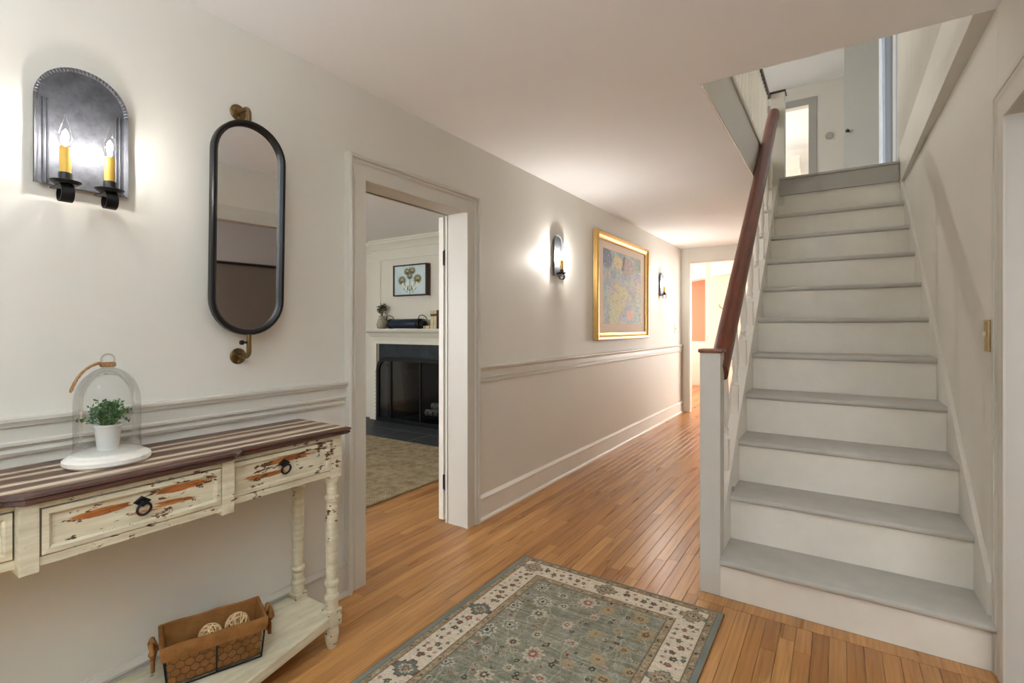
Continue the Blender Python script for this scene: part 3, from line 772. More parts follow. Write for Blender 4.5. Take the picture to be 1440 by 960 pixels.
for (bx_, by_, r) in ((0.6, 0.8, 0.16), (0.84, 0.82, 0.16), (0.36, 0.5, 0.2), (1.08, 0.53, 0.2), (0.72, 0.64, 0.15)):
    blob(im, U, V, bx_, by_, r, r * 0.85, (98, 98, 76), 0.35, 0, bx_ * 9, 0.12); blob(im, U, V, bx_, by_ + 0.02, r * 0.55, r * 0.45, (168, 160, 120), 0.5, 0, 2, 0.15)
    blob(im, U, V, bx_, by_ - 0.05, r * 0.35, r * 0.25, (70, 70, 56), 0.5)
for sgn in (-1, 1):
    for (ox, oy) in ((0.12, 0.36), (0.34, 0.36), (0.16, 0.2)):
        blob(im, U, V, cxm + sgn * ox, oy, 0.05, 0.11, (226, 226, 200), 0.4, sgn * 0.4)
    blob(im, U, V, cxm + sgn * 0.1, 0.22, 0.03, 0.12, (84, 96, 78), 0.4, sgn * 0.3)
painted_grid('print', nu, nv, lambda u, v: np.stack([x0 + 0.016 + u * (x1 - x0 - 0.032), np.full_like(u, FY - pd + 0.009), z0 + 0.016 + v * (z1 - z0 - 0.032)], -1), im, 'canvas_print', pic)

vz = thing('vase', 'small stoneware vase on the mantel', 'vase', (-4.93, FY - 0.09, MZ))
MB().lathe([(0.045, MZ), (0.062, MZ + 0.02), (0.066, MZ + 0.06), (0.05, MZ + 0.11), (0.034, MZ + 0.14), (0.042, MZ + 0.165), (0.036, MZ + 0.165), (0.028, MZ + 0.14), (0, MZ + 0.13)], (-4.93, FY - 0.09, 0), 20).build('body', 'vase_glaze', vz, smooth=60)
dp = thing('dried_plant', 'dark green dried plant standing in the stoneware vase', 'plant', (-4.93, FY - 0.09, MZ + 0.15))
sm = MB(); lf = MB(); rr = random.Random(4)
for k in range(14):
    a = rr.random() * 6.28; t = rr.uniform(0.01, 0.075); h = rr.uniform(0.10, 0.17)
    p0 = (-4.93, FY - 0.09, MZ + 0.135); p1 = (-4.93 + t * math.cos(a), FY - 0.09 + 0.7 * t * math.sin(a), MZ + 0.13 + h)
    sm.tube([p0, p1], 0.002, 4)
    for q in range(9):
        c = Vector(p1) + Vector((rr.uniform(-.03, .03), rr.uniform(-.02, .02), rr.uniform(-.035, .025)))
        d = Vector((rr.uniform(-1, 1), rr.uniform(-1, 1), rr.uniform(-.3, 1))).normalized() * 0.024; e = Vector((rr.uniform(-1, 1), rr.uniform(-1, 1), rr.uniform(-1, 1))).cross(d).normalized() * 0.01
        lf.add([c - d, c + e, c + d, c - e], [(0, 1, 2, 3)])
sm.build('stems', 'dried_plant', dp); lf.build('foliage', 'dried_plant', dp)
cc = thing('cylinder_case', 'dark blue cylindrical case with looped wire handles lying on the mantel', 'case', (-4.47, FY - 0.09, MZ))
r = 0.058
MB().lathe([(0, -4.76), (r * 0.9, -4.76), (r, -4.75), (r, -4.30), (r * 0.9, -4.29), (0, -4.29)], (0, FY - 0.09, MZ + r + 0.004), 24, 'x').build('body', 'navy', cc, smooth=40)
for xa in (-4.78, -4.30): MB().lathe([(0, xa), (r * 0.95, xa), (r * 1.07, xa + 0.01), (r * 1.07, xa + 0.05), (r * 0.95, xa + 0.06), (0, xa + 0.06)], (0, FY - 0.09, MZ + r + 0.004), 24, 'x').build('end_cap', 'iron', cc, smooth=40)
MB().lathe([(0, -4.24), (0.04, -4.24), (0.05, -4.22), (0.046, -4.17), (0, -4.16)], (0, FY - 0.09, MZ + 0.05), 18, 'x').build('nozzle', 'iron', cc, smooth=40)
for xa, s_ in ((-4.75, 1), (-4.23, -1)):
    MB().tube([(xa + s_ * (0.07 * math.cos(t) - 0.02), FY - 0.09 - 0.02 * math.sin(t), MZ + 0.11 + 0.055 * math.sin(t)) for t in [PI * k / 10 for k in range(-2, 12)]], 0.005, 6).build('loop_handle', 'iron', cc, smooth=60)
def book(loc, sx, sy, sz, label, cover, spine, rot=None, flat=False):
    t = thing('book', label, 'book', loc, group='old books on the mantel')
    # spine faces -y, thickness along x (upright) or z (lying)
    m = MB()
    if not flat:
        m.box(-sx / 2, -sx / 2 + 0.003, -sy / 2, sy / 2, 0, sz).box(sx / 2 - 0.003, sx / 2, -sy / 2, sy / 2, 0, sz); m.build('cover', cover, t, local=True)
        MB().box(-sx / 2, sx / 2, -sy / 2 - 0.004, -sy / 2, 0, sz).build('spine', spine, t, local=True, bevel=0.002)
        MB().box(-sx / 2 + 0.0032, sx / 2 - 0.0032, -sy / 2, sy / 2 - 0.006, 0.004, sz - 0.004).build('pages', 'mat_board', t, local=True)
        MB().box(-sx / 2 - 0.0004, sx / 2 + 0.0004, -sy / 2 - 0.005, -sy / 2 - 0.002, sz * 0.68, sz * 0.8).build('title_band', 'brown_cover', t, local=True)
    else:
        m.box(-sx / 2, sx / 2, -sy / 2, sy / 2, 0, 0.003).box(-sx / 2, sx / 2, -sy / 2, sy / 2, sz - 0.003, sz); m.build('cover', cover, t, local=True)
        MB().box(-sx / 2, sx / 2, -sy / 2 - 0.004, -sy / 2, 0, sz).build('spine', spine, t, local=True, bevel=0.002)
        MB().box(-sx / 2 + 0.004, sx / 2 - 0.004, -sy / 2, sy / 2 - 0.006, 0.0032, sz - 0.0032).build('pages', 'mat_board', t, local=True)
        for q in (-0.3, 0.32): MB().box(q * sx, q * sx + 0.012, -sy / 2 - 0.005, -sy / 2 - 0.002, -0.0, sz).build('title_band', 'brown_cover', t, local=True)
    return t
book((-4.005, FY - 0.085, MZ + 0.0005), 0.045, 0.13, 0.215, 'upright old book with ornate cream spine, furthest from the doorway', 'brown_cover', 'book_spine')
book((-3.957, FY - 0.085, MZ + 0.0005), 0.045, 0.13, 0.218, 'upright old book showing its plain brown cover', 'brown_cover', 'book_spine')
book((-4.09, FY - 0.10, MZ + 0.0005), 0.115, 0.09, 0.034, 'small old book lying flat beside the upright books', 'brown_cover', 'book_spine', flat=True)

# door of the doorway, folded back against the wall inside the room
d1 = thing('door_1', 'white panelled door folded back inside the fireplace room', 'door', (LX - 0.18, D1 + 0.02, 0.008), kind='structure')
MB().box(LX - 0.222, LX - 0.184, D1 + 0.008, D1 + 0.785, 0.008, DT - 0.004).build('slab', 'white_paint', d1, bevel=0.002)
for zz in (0.25, 1.66): MB().box(LX - 0.184, LX - 0.142, D1 + 0.0025, D1 + 0.007, zz - 0.045, zz + 0.045).tube([(LX - 0.163, D1 + 0.0, zz - 0.05), (LX - 0.163, D1 + 0.0, zz + 0.05)], 0.006, 8).build('hinge', 'iron', d1)
MB().lathe([(0.008, 0), (0.008, 0.03), (0.024, 0.04), (0.024, 0.055), (0, 0.062)], (LX - 0.222 - 0.062, D1 + 0.73, 0.95), 16, 'x').build('knob', 'iron', d1, smooth=50)

# living-room window (behind the wall, gives the room its daylight)
window('window_2', 'bright multi-pane window of the fireplace room', 'y', -1.598, -5.2, -3.4, 0.75, 2.05, 1, 4, 3, 'pane_living')

# ------------------------------------------------------------------ room beyond the end of the hall
struct(MB().box(-3.6, -2.1, 10.9, 11.0, 0.93, 2.6), 'wall_peach', 'peach_paint', 'peach painted wall in the far room', 'wall')
struct(MB().box(-3.6, -2.1, 10.88, 11.0, -0.01, 0.93), 'wall_wainscot', 'cream_paint', 'pale wainscot below the peach wall', 'wall')
struct(MB().box(-2.1, 2.2, 9.9, 11.0, -0.01, 2.6), 'wall_cream', 'cream_paint', 'cream wall beside the peach wall in the far room', 'wall')
struct(MB().box(-3.7, -3.6, YE + 0.1, 11.0, -0.01, 2.6).box(-3.6, LX, YE + 0.1, YE + 0.14, -0.01, 2.6).box(-0.53, 2.2, YE + 0.1, YE + 0.14, -0.01, 2.6).box(2.2, 2.3, YE + 0.1, 11.0, -0.01, 2.6), 'wall_far_room', 'cream_paint', 'side walls of the far room', 'wall')
struct(MB().box(-3.7, 2.3, YE + 0.1, 11.0, 2.5, 2.53), 'ceiling_far_room', 'ceiling_paint', 'warm lit ceiling of the far room', 'ceiling')
struct(MB().loft([[(-2.9, 10.85, 2.18), (-2.9, 10.85, 2.5), (-2.55, 10.85, 2.5), (-2.55, 10.85, 2.18)], [(-0.6, 8.4, 2.18), (-0.6, 8.4, 2.5), (-0.25, 8.4, 2.5), (-0.25, 8.4, 2.18)]]), 'beam_far_room', 'cream_paint', 'boxed cream beam crossing the far room ceiling', 'beam')
window('window_3', 'warm sunlit window of the far room', 'x', 2.19, 8.0, 9.7, 0.7, 2.1, -1, 3, 3, 'pane_end')
window('window_4', 'second warm sunlit window of the far room', 'x', -3.59, 8.2, 10.4, 0.7, 2.1, 1, 3, 3, 'pane_end')
window('fill_window_9', 'added glowing window hidden behind the stairs to brighten the hall', 'y', 9.898, -0.5, 1.5, 0.5, 2.2, -1, 4, 3, 'pane_fill_hall')  # added out of view so its panes light the hall, not the peach wall
ch = thing('coat_hook', 'pale double coat hook on the cream wall of the far room', 'hook', (-1.72, 9.9, 1.7))
MB().box(-1.74, -1.70, 9.885, 9.899, 1.60, 1.78).build('plate', 'plastic_ivory', ch, bevel=0.004)
MB().tube([(-1.72, 9.885, 1.76), (-1.72, 9.84, 1.77), (-1.70, 9.80, 1.83), (-1.69, 9.79, 1.90)], 0.012, 8).build('upper_hook', 'brass', ch, smooth=60)
for s_ in (-1, 1): MB().tube([(-1.72, 9.885, 1.62), (-1.72 + s_ * 0.05, 9.84, 1.57), (-1.72 + s_ * 0.10, 9.82, 1.59), (-1.72 + s_ * 0.12, 9.82, 1.65)], 0.011, 8).build('lower_hook', 'brass', ch, smooth=60)

window('fill_window_8', 'added unseen window with glowing panes to brighten the stairwell', 'x', -2.898, 3.2, 5.4, 3.1, 4.5, 1, 3, 3, 'pane_fill_stairwell')  # added window, never in view; its panes brighten the stairwell
# upstairs lit room window
window('window_5', 'bright window of the upstairs room beyond the landing', 'x', -2.59, 9.0, 11.0, 3.1, 4.5, 1, 3, 3, 'pane_uproom')

# ------------------------------------------------------------------ entry and room to the right (seen in the mirror)
window('fill_window_6', 'added unseen multi-pane window with glowing panes behind the camera', 'y', YB + 0.002, -1.5, 0.25, 0.55, 2.15, 1, 4, 4, 'pane_fill_entry')  # added unseen window, glowing panes give the entry its daylight
struct(MB().box(3.4, 3.5, -1.7, 4.2, -0.01, CEIL).box(0.62, 3.5, 4.1, 4.2, -0.01, CEIL).box(0.62, 3.5, -1.7, -1.6, -0.01, CEIL), 'wall_side_room', 'far_brown', 'taupe walls of the room opposite the mirror', 'wall')
struct(MB().box(0.62, 3.5, -1.7, 4.2, CEIL, CEIL + 0.1), 'ceiling_side_room', 'ceiling_paint', 'white ceiling of the room opposite the mirror', 'ceiling')
struct(MB().box(3.385, 3.3995, -1.6, 4.1, 1.80, CEIL), 'wall_frieze', 'ceiling_paint', 'white painted frieze above the picture rail opposite the mirror', 'wall')
struct(run_y([(0.015, 1.77), (0.04, 1.77), (0.045, 1.80), (0.015, 1.81)], 3.4, -1, -1.6, 4.1), 'trim_15', 'dark_rail', 'picture rail in the room opposite the mirror', 'picture rail')
window('fill_window_7', 'added unseen multi-pane window with glowing panes in the room beside the stairs', 'y', -1.598, 1.0, 3.0, 0.6, 2.05, 1, 4, 3, 'pane_fill_right')  # added unseen window, put in as the side room's light source

# added fill light in the form of a globe pendant, unseen behind the camera
PX_, PY_, PZ_ = -1.15, -0.35, 1.95
cl_ = thing('fill_pendant', 'added unseen fill light shaped as an opal globe pendant behind the camera', 'pendant lamp', (PX_, PY_, CEIL))
MB().lathe([(0, CEIL - 0.0005), (0.06, CEIL - 0.0005), (0.055, CEIL - 0.02), (0.01, CEIL - 0.03), (0, CEIL - 0.03)], (PX_, PY_, 0), 24).build('canopy', 'brass_old', cl_, smooth=40)
MB().tube([(PX_, PY_, CEIL - 0.02), (PX_, PY_, PZ_ + 0.13)], 0.006, 8).build('rod', 'brass_old', cl_, smooth=60)
MB().lathe([(0, 0.15), (0.05, 0.14), (0.05, 0.118), (0, 0.117)], (PX_, PY_, PZ_), 20).build('fitter', 'brass_old', cl_, smooth=40)
MB().lathe([(0.13 * math.sin(t), -0.13 * math.cos(t)) for t in [0.001 + k * (2.68) / 12 for k in range(13)]], (PX_, PY_, PZ_), 20).build('globe', 'fill_globe', cl_, smooth=60)

# added uplight in floor-lamp form, unseen behind the camera, brightens the ceiling
FX_, FY_, FZ_ = 0.12, -0.75, 1.55
fl = thing('fill_uplighter', 'added unseen uplight shaped as a floor lamp with a metal bowl behind the camera', 'floor lamp', (FX_, FY_, 0))
MB().lathe([(0, 0), (0.14, 0), (0.14, 0.012), (0.05, 0.024), (0.012, 0.03), (0, 0.03)], (FX_, FY_, 0), 28).build('base', 'brass_old', fl, smooth=40)
MB().tube([(FX_, FY_, 0.02), (FX_, FY_, FZ_ - 0.07)], 0.011, 10).build('pole', 'brass_old', fl, smooth=60)
MB().lathe([(0.0, -0.085), (0.05, -0.08), (0.12, -0.04), (0.16, 0.02), (0.155, 0.02), (0.115, -0.036), (0.05, -0.072), (0, -0.076)], (FX_, FY_, FZ_), 32, cap=False).build('bowl', 'brass_old', fl, smooth=50)
MB().lathe([(0.0, -0.03), (0.118, -0.03), (0.118, -0.026), (0, -0.026)], (FX_, FY_, FZ_), 28).build('lit_disc', 'fill_uplight', fl)

# ------------------------------------------------------------------ console table
TX0, TX1 = LX + 0.035, -1.600      # back and front of the frame
TY0, TY1 = -0.09, 1.245            # ends of the frame
YC = (TY0 + TY1) / 2; CY0, CY1 = YC - 0.225, YC + 0.225
TOP = 0.842; BRK = 0.030
tb_ = thing('console_table', 'distressed cream console table with striped brown top and three drawers', 'console table', (-1.73, YC, 0))
def top_outline(o):  # o: overhang
    b = BRK
    return [(TX0 - 0.02, TY0 - o), (TX1 + o, TY0 - o), (TX1 + o, CY0 - o - 0.02), (TX1 + o + b * 0.35, CY0 - o - 0.012), (TX1 + o + b, CY0 - o + 0.012),
            (TX1 + o + b, CY1 + o - 0.012), (TX1 + o + b * 0.35, CY1 + o + 0.012), (TX1 + o, CY1 + o + 0.02), (TX1 + o, TY1 + o), (TX0 - 0.02, TY1 + o)]
m = MB(); m.loft([[(x, y, z) for x, y in top_outline(o)] for o, z in ((-0.015, TOP - 0.02), (-0.015, TOP - 0.0006), (-0.004, TOP))][:2])
edge = MB(); edge.loft([[(x, y, z) for x, y in top_outline(o)] for o, z in ((0.004, TOP - 0.030), (0.016, TOP - 0.028), (0.024, TOP - 0.022), (0.022, TOP - 0.014), (0.027, TOP - 0.010), (0.024, TOP - 0.004), (0.012, TOP - 0.0008))])
edge.build('edge_moulding', 'edge_brown', tb_, smooth=30)
tp = MB().loft([[(x, y, z) for x, y in top_outline(o)] for o, z in ((0.010, TOP - 0.006), (0.010, TOP), (0.008, TOP + 0.0006))]).build('table_top', 'striped_top', tb_)
ZA0, ZA1 = 0.662, TOP - 0.028
ap = MB()
# carcass: rails round three drawer openings
def front_face(mb, xf, y0, y1, zo0, zo1):
    mb.box(xf - 0.02, xf, y0, y1, ZA0, zo0).box(xf - 0.02, xf, y0, y1, zo1, ZA1)
DZ0, DZ1 = 0.684, 0.798
front_face(ap, TX1, TY0 + 0.05, CY0, DZ0, DZ1); front_face(ap, TX1, CY1, TY1 - 0.05, DZ0, DZ1); front_face(ap, TX1 + BRK, CY0, CY1, DZ0, DZ1)
ap.box(TX0, TX0 + 0.018, TY0 + 0.04, TY1 - 0.04, ZA0, ZA1).box(TX0, TX1 - 0.03, TY0 + 0.012, TY0 + 0.03, ZA0, ZA1).box(TX0, TX1 - 0.03, TY1 - 0.03, TY1 - 0.012, ZA0, ZA1)
ap.box(TX0, TX1 - 0.02, TY0 + 0.03, TY1 - 0.03, ZA0 + 0.002, ZA0 + 0.012)
ap.build('apron', 'cream_worn', tb_, bevel=0.0015)
for yy in (CY0, CY1):
    MB().box(TX1 - 0.03, TX1 + BRK + 0.005, yy - 0.018, yy + 0.018, ZA0 - 0.012, ZA1).build('divider', 'cream_worn', tb_, bevel=0.002)
def drawer(yc, half, xf, mat):
    zc = (DZ0 + DZ1) / 2; h = (DZ1 - DZ0) / 2 - 0.003; half -= 0.004
    d = MB().box(xf - 0.022, xf - 0.004, yc - half, yc + half, zc - h, zc + h).build('drawer', mat, tb_, loc=(xf, yc, zc), bevel=0.001)
    fr = MB(); s = 0.017
    def ring(o, x): return [(x, yc - half + o, zc - h + o), (x, yc + half - o, zc - h + o), (x, yc + half - o, zc + h - o), (x, yc - half + o, zc + h - o)]
    fr.loft([ring(0, xf - 0.004), ring(0, xf + 0.004), ring(0.012, xf + 0.006), ring(s, xf + 0.002), ring(s, xf - 0.004)], True, False)
    fr.build('drawer_frame', 'cream_worn', d)
    p = MB().prism([(yc + 0.020 * math.sin(a), zc + 0.014 + 0.014 * math.cos(a)) for a in (0, PI / 2, PI, 3 * PI / 2)], 'x', xf - 0.004, xf + 0.006)
    p.lathe([(0.007, xf + 0.004), (0.007, xf + 0.014), (0.004, xf + 0.018), (0, xf + 0.018)], (0, yc, zc + 0.012), 10, 'x')
    p.tube([(xf + 0.013 + 0.004 * math.cos(t), yc + 0.016 * math.sin(t), zc - 0.004 + 0.016 * math.cos(t)) for t in [2 * PI * k / 20 for k in range(20)]], 0.0034, 6, True)
    p.build('ring_pull', 'iron', d, smooth=40)
drawer(YC, CY1 - YC - 0.018, TX1 + BRK, 'drawer_centre')
sy = (CY1 + 0.018 + TY1 - 0.05) / 2; hh = (TY1 - 0.05 - CY1 - 0.018) / 2
drawer(sy, hh, TX1, 'drawer_side'); drawer(2 * YC - sy, hh, TX1, 'drawer_side')
def leg_profile():
    return [(0.0215, 0.652), (0.026, 0.648), (0.027, 0.638), (0.022, 0.630), (0.0195, 0.620), (0.0195, 0.588), (0.0205, 0.582), (0.0265, 0.577), (0.0275, 0.567), (0.024, 0.560), (0.020, 0.555), (0.0225, 0.50), (0.0225, 0.40), (0.021, 0.30), (0.0195, 0.262), (0.025, 0.257), (0.0275, 0.248), (0.025, 0.239), (0.0205, 0.233), (0.0215, 0.205), (0.026, 0.200), (0.0275, 0.192), (0.025, 0.184), (0.022, 0.178), (0.026, 0.150)]
for lx, ly in ((TX1 - 0.024, TY1 - 0.026), (TX1 - 0.024, TY0 + 0.026), (TX0 + 0.026, TY1 - 0.026), (TX0 + 0.026, TY0 + 0.026)):
    l = MB().box(lx - 0.025, lx + 0.025, ly - 0.025, ly + 0.025, 0.652, ZA1).lathe(leg_profile(), (lx, ly, 0), 20)
    l.build('leg', 'cream_worn', tb_, smooth=35)
    b = MB().box(lx - 0.027, lx + 0.027, ly - 0.027, ly + 0.027, 0.085, 0.150); b.build('leg_block', 'cream_worn', tb_, bevel=0.004)
    MB().lathe([(0.018, 0.085), (0.024, 0.078), (0.0265, 0.060), (0.026, 0.045), (0.022, 0.020), (0.017, 0.0), (0, 0.0)], (lx, ly, 0), 20).build('foot', 'cream_worn', tb_, smooth=35)
sh = [(TX0, TY0 + 0.004), (TX1 - 0.012, TY0 + 0.004), (TX1 + 0.0, TY0 + 0.05), (TX1 + 0.08, CY0 - 0.02), (TX1 + 0.08, CY1 + 0.02), (TX1 + 0.0, TY1 - 0.05), (TX1 - 0.012, TY1 - 0.004), (TX0, TY1 - 0.004)]
MB().loft([[(x, y, 0.094) for x, y in sh], [(x, y, 0.130) for x, y in sh]]).build('shelf', 'cream_worn_clean', tb_, bevel=0.004)

# ------------------------------------------------------------------ cloche with plant
QX, QY = -1.735, 0.555; QZ = TOP + 0.001
bs = MB().lathe([(0, QZ), (0.094, QZ), (0.100, QZ + 0.006), (0.100, QZ + 0.016), (0.094, QZ + 0.022), (0.082, QZ + 0.024), (0.080, QZ + 0.030), (0.074, QZ + 0.032), (0, QZ + 0.032)], (QX, QY, 0), 48)
tag(bs.build('cloche_base', 'white_wood', smooth=35), 'round white wooden base under the glass cloche', 'base')
BZ = QZ + 0.033
cl = thing('glass_cloche', 'clear glass bell cloche with round knob over a small plant', 'cloche', (QX, QY, BZ))
H_ = 0.235; R_ = 0.076
pf = [(R_ + 0.003, BZ), (R_ + 0.003, BZ + 0.003), (R_, BZ + 0.006)]
for k in range(5): pf.append((R_, BZ + 0.03 + k * 0.025))
for k in range(1, 12):
    a = k / 12 * PI / 2; pf.append((max(0.013, R_ * math.cos(a)), BZ + 0.135 + (H_ - 0.135) * math.sin(a)))
pf += [(0.011, BZ + H_ + 0.002), (0.010, BZ + H_ + 0.008)]
MB().lathe(pf, (QX, QY, 0), 48, cap=False).build('dome', 'dome_glass', cl, smooth=60)
MB().lathe([(0.010, BZ + H_ + 0.008)] + [(0.0175 * math.sin(a), BZ + H_ + 0.022 - 0.0175 * math.cos(a)) for a in [0.65 + k * (PI - 0.66) / 10 for k in range(11)]], (QX, QY, 0), 24).build('knob', 'dome_glass', cl, smooth=60)
# twine: loop round the neck and tail hanging over the shoulder
tz = BZ + H_ + 0.007
tw = thing('twine_cord', 'brown twisted twine looped round the cloche knob', 'cord', (QX, QY, tz))
for r0 in range(3):
    pts = []
    for k in range(24):
        a = 2 * PI * k / 24; pts.append((QX + 0.0145 * math.cos(a + 0.5 * r0), QY + 0.0155 * math.sin(a + 0.5 * r0), tz - 0.003 + 0.004 * r0 * 0.8))
    MB().tube(pts, 0.0034, 6, True).build('loop', 'twine', tw, smooth=60)
tail = []
for k in range(15):
    u = k / 14; a = 1.5 - u * 1.15
    rr_ = 0.015 + (R_ + 0.010) * math.cos(max(a, 0.02)) * 0.98
    tail.append((QX + 0.30 * rr_, QY - rr_ * 0.95, BZ + 0.139 + (H_ - 0.126) * math.sin(a)))
for ph in (0, 2.1, 4.2):
    MB().tube([(p[0] + 0.0022 * math.cos(ph + i * 1.3), p[1] + 0.0022 * math.sin(ph + i * 1.3), p[2] + 0.002 * math.sin(ph + i * 1.3)) for i, p in enumerate(tail)], 0.0032, 6).build('strand', 'twine', tw, smooth=60)
pl = thing('potted_plant', 'small green leafy plant in a white pot under glass', 'plant', (QX, QY, BZ))
MB().lathe([(0, BZ), (0.022, BZ), (0.024, BZ + 0.002), (0.031, BZ + 0.066), (0.033, BZ + 0.068), (0.033, BZ + 0.074), (0.029, BZ + 0.074), (0.028, BZ + 0.066), (0, BZ + 0.064)], (QX, QY, 0), 28).build('pot', 'white_ceramic', pl, smooth=40)
MB().lathe([(0.0275, BZ + 0.0645), (0.020, BZ + 0.068), (0, BZ + 0.070)], (QX, QY, 0), 16).build('soil', 'soil', pl)
sm = MB(); lf = MB(); rr = random.Random(11)
for k in range(70):
    a = rr.random() * 2 * PI; el = rr.uniform(-0.25, 1.5) ; R = rr.uniform(0.035, 0.062)
    tip = Vector((QX + R * 1.02 * math.cos(el) * math.cos(a), QY + R * 1.02 * math.cos(el) * math.sin(a), BZ + 0.088 + R * 0.92 * math.sin(el)))
    root = Vector((QX + 0.012 * math.cos(a), QY + 0.012 * math.sin(a), BZ + 0.068))
    mid = root.lerp(tip, 0.55) + Vector((0, 0, 0.012))
    sm.tube([root, mid, tip], 0.0008, 4)
    for q in range(11):
        c = mid.lerp(tip, rr.uniform(0.1, 1.1)) + Vector((rr.uniform(-1, 1), rr.uniform(-1, 1), rr.uniform(-1, 1))) * 0.006
        d = Vector((rr.uniform(-1, 1), rr.uniform(-1, 1), rr.uniform(-0.5, 1))).normalized(); e = d.cross(Vector((rr.uniform(-1, 1), rr.uniform(-1, 1), rr.uniform(-1, 1)))).normalized()
        L = rr.uniform(0.0035, 0.006); nrm_ = d.cross(e) * 0.001
        lf.add([c - d * L, c + e * L * 0.55 + nrm_, c + d * L, c - e * L * 0.55 + nrm_], [(0, 1, 2, 3)])
sm.build('stems', 'leaf', pl); lf.build('foliage', 'leaf', pl)

# ------------------------------------------------------------------ wire basket with cloth liner and wicker balls
BX, BY, BZ2 = -1.705, 0.828, 0.1315
BA = -math.radians(20)     # long side mostly along y
bk = thing('wire_basket', 'chicken-wire basket with brown burlap liner on the table shelf', 'basket', (BX, BY, BZ2), BA)
hx, hy, hz = 0.066, 0.128, 0.125
def flare(z): return 1.0 + 0.10 * z / hz
fw_ = MB()
cor = [(hx, hy), (hx, -hy), (-hx, -hy), (-hx, hy)]
for z, r in ((0.003, 0.003), (hz, 0.003)):
    fw_.tube([(x * flare(z), y * flare(z), z) for x, y in cor], r, 6, True)
for x, y in cor + [(hx, 0), (-hx, 0)]:
    fw_.tube([(x, y, 0.003), (x * flare(hz), y * flare(hz), hz)], 0.0028, 6)
fw_.build('wire_frame', 'iron', bk, local=True)
cw = MB(); s = 0.014
def hexes(fn, u0, u1, v0, v1):
    st_u = s * math.sqrt(3); j = 0; v = v0
    while v < v1:
        u = u0 + (st_u / 2 if j % 2 else 0)
        while u < u1:
            P = []
            for k in (1, 2, 3, 4):
                a = PI / 6 + k * PI / 3; P.append(fn(min(max(u + s * math.cos(a), u0), u1), min(max(v + s * math.sin(a), v0), v1)))
            cw.tube(P, 0.0009, 3)
            u += st_u
        v += s * 1.5; j += 1
for sg in (1, -1):
    hexes(lambda u, v: (sg * hx * flare(v), u * flare(v), v), -hy, hy, 0.004, hz)
    hexes(lambda u, v: (u * flare(v), sg * hy * flare(v), v), -hx, hx, 0.004, hz)
cw.build('wire_mesh', 'iron', bk, local=True)['kind'] = 'stuff'
# liner: inner box + folded cuff
ln = MB(); t = 0.006
rings = []
def ringat(off, z, wob=0.0):
    r = []; nseg = 14
    for (a, b) in ((0, 1), (1, 2), (2, 3), (3, 0)):
        for k in range(nseg):
            u = k / nseg
            x = cor[a][0] * (1 - u) + cor[b][0] * u; y = cor[a][1] * (1 - u) + cor[b][1] * u
            zz = z + wob * math.sin(y * 55 + x * 90)
            f = flare(min(zz, hz))
            sx_ = x * f; sy_ = y * f
            sx_ += off * (1 if x > 0 else -1) * min(1, abs(x) / hx) ** 3; sy_ += off * (1 if y > 0 else -1) * min(1, abs(y) / hy) ** 8
            r.append((sx_, sy_, zz))
    return r
ln.loft([ringat(0.004, hz - 0.034, 0.0012), ringat(0.007, hz - 0.018, 0.001), ringat(0.007, hz + 0.004, 0.0012), ringat(0.003, hz + 0.011, 0.0015), ringat(-0.003, hz + 0.009, 0.0015), ringat(-0.006, hz - 0.02), ringat(-0.005, 0.012), ringat(-0.008, 0.006)], True, False)
ln.v.append((0, 0, 0.006)); ln.f.append(tuple(range(7 * 56, 8 * 56)))
ln.build('liner', 'burlap', bk, local=True, smooth=50)
for sg in (1, -1):
    m = MB(); yb3 = sg * (hy * 1.1 + 0.012)
    for (dx, dz, w_) in ((0.016, 0.022, 0.018), (-0.020, 0.018, 0.018)):
        m.tube([(0.0, yb3, hz - 0.02), (dx * 1.2, yb3 + sg * 0.012, hz - 0.02 + dz), (dx * 2.0, yb3 + sg * 0.014, hz - 0.02), (dx * 1.1, yb3 + sg * 0.012, hz - 0.035), (0, yb3, hz - 0.022)], [0.006, 0.008, 0.009, 0.007, 0.005], 7)
        m.tube([(0.0, yb3, hz - 0.022), (dx * 0.7, yb3 + sg * 0.010, hz - 0.05), (dx * 1.0, yb3 + sg * 0.010, hz - 0.085)], [0.006, 0.009, 0.007], 7, sx=0.5)
    m.lathe([(0, -0.008), (0.008, -0.006), (0.010, 0), (0.008, 0.006), (0, 0.008)], (0, yb3, hz - 0.021), 10, 'y')
    m.build('tie_bow', 'burlap', bk, local=True, smooth=60)
R2 = Matrix.Rotation(BA, 3, 'Z')
def wicker_ball(lx, ly, z, r, label, seed):
    p = R2 @ Vector((lx, ly, 0)); c = Vector((BX, BY, BZ2)) + p + Vector((0, 0, z))
    rr = random.Random(seed); m = MB()
    for k in range(13):
        ax = Vector((rr.gauss(0, 1), rr.gauss(0, 1), rr.gauss(0, 1))).normalized(); a = ax.orthogonal().normalized(); b = ax.cross(a)
        off = rr.uniform(-0.35, 0.35) * r; q = math.sqrt(r * r - off * off) * rr.uniform(0.95, 1.0)
        m.tube([tuple(c + ax * off + a * q * math.cos(2 * PI * i / 20) + b * q * math.sin(2 * PI * i / 20)) for i in range(20)], 0.0021, 4, True)
    tag(m.build('wicker_ball', 'wicker', loc=(c.x, c.y, c.z - r), smooth=60), label, 'wicker ball', 'wicker balls in the basket')
wicker_ball(0.008, 0.066, 0.104, 0.036, 'open-weave wicker ball nearest the table leg in the basket', 3)
wicker_ball(0.012, -0.012, 0.098, 0.034, 'pale wicker ball in the middle of the basket', 5)
wicker_ball(0.0, -0.072, 0.05, 0.036, 'wicker ball lying deepest in the basket', 8)

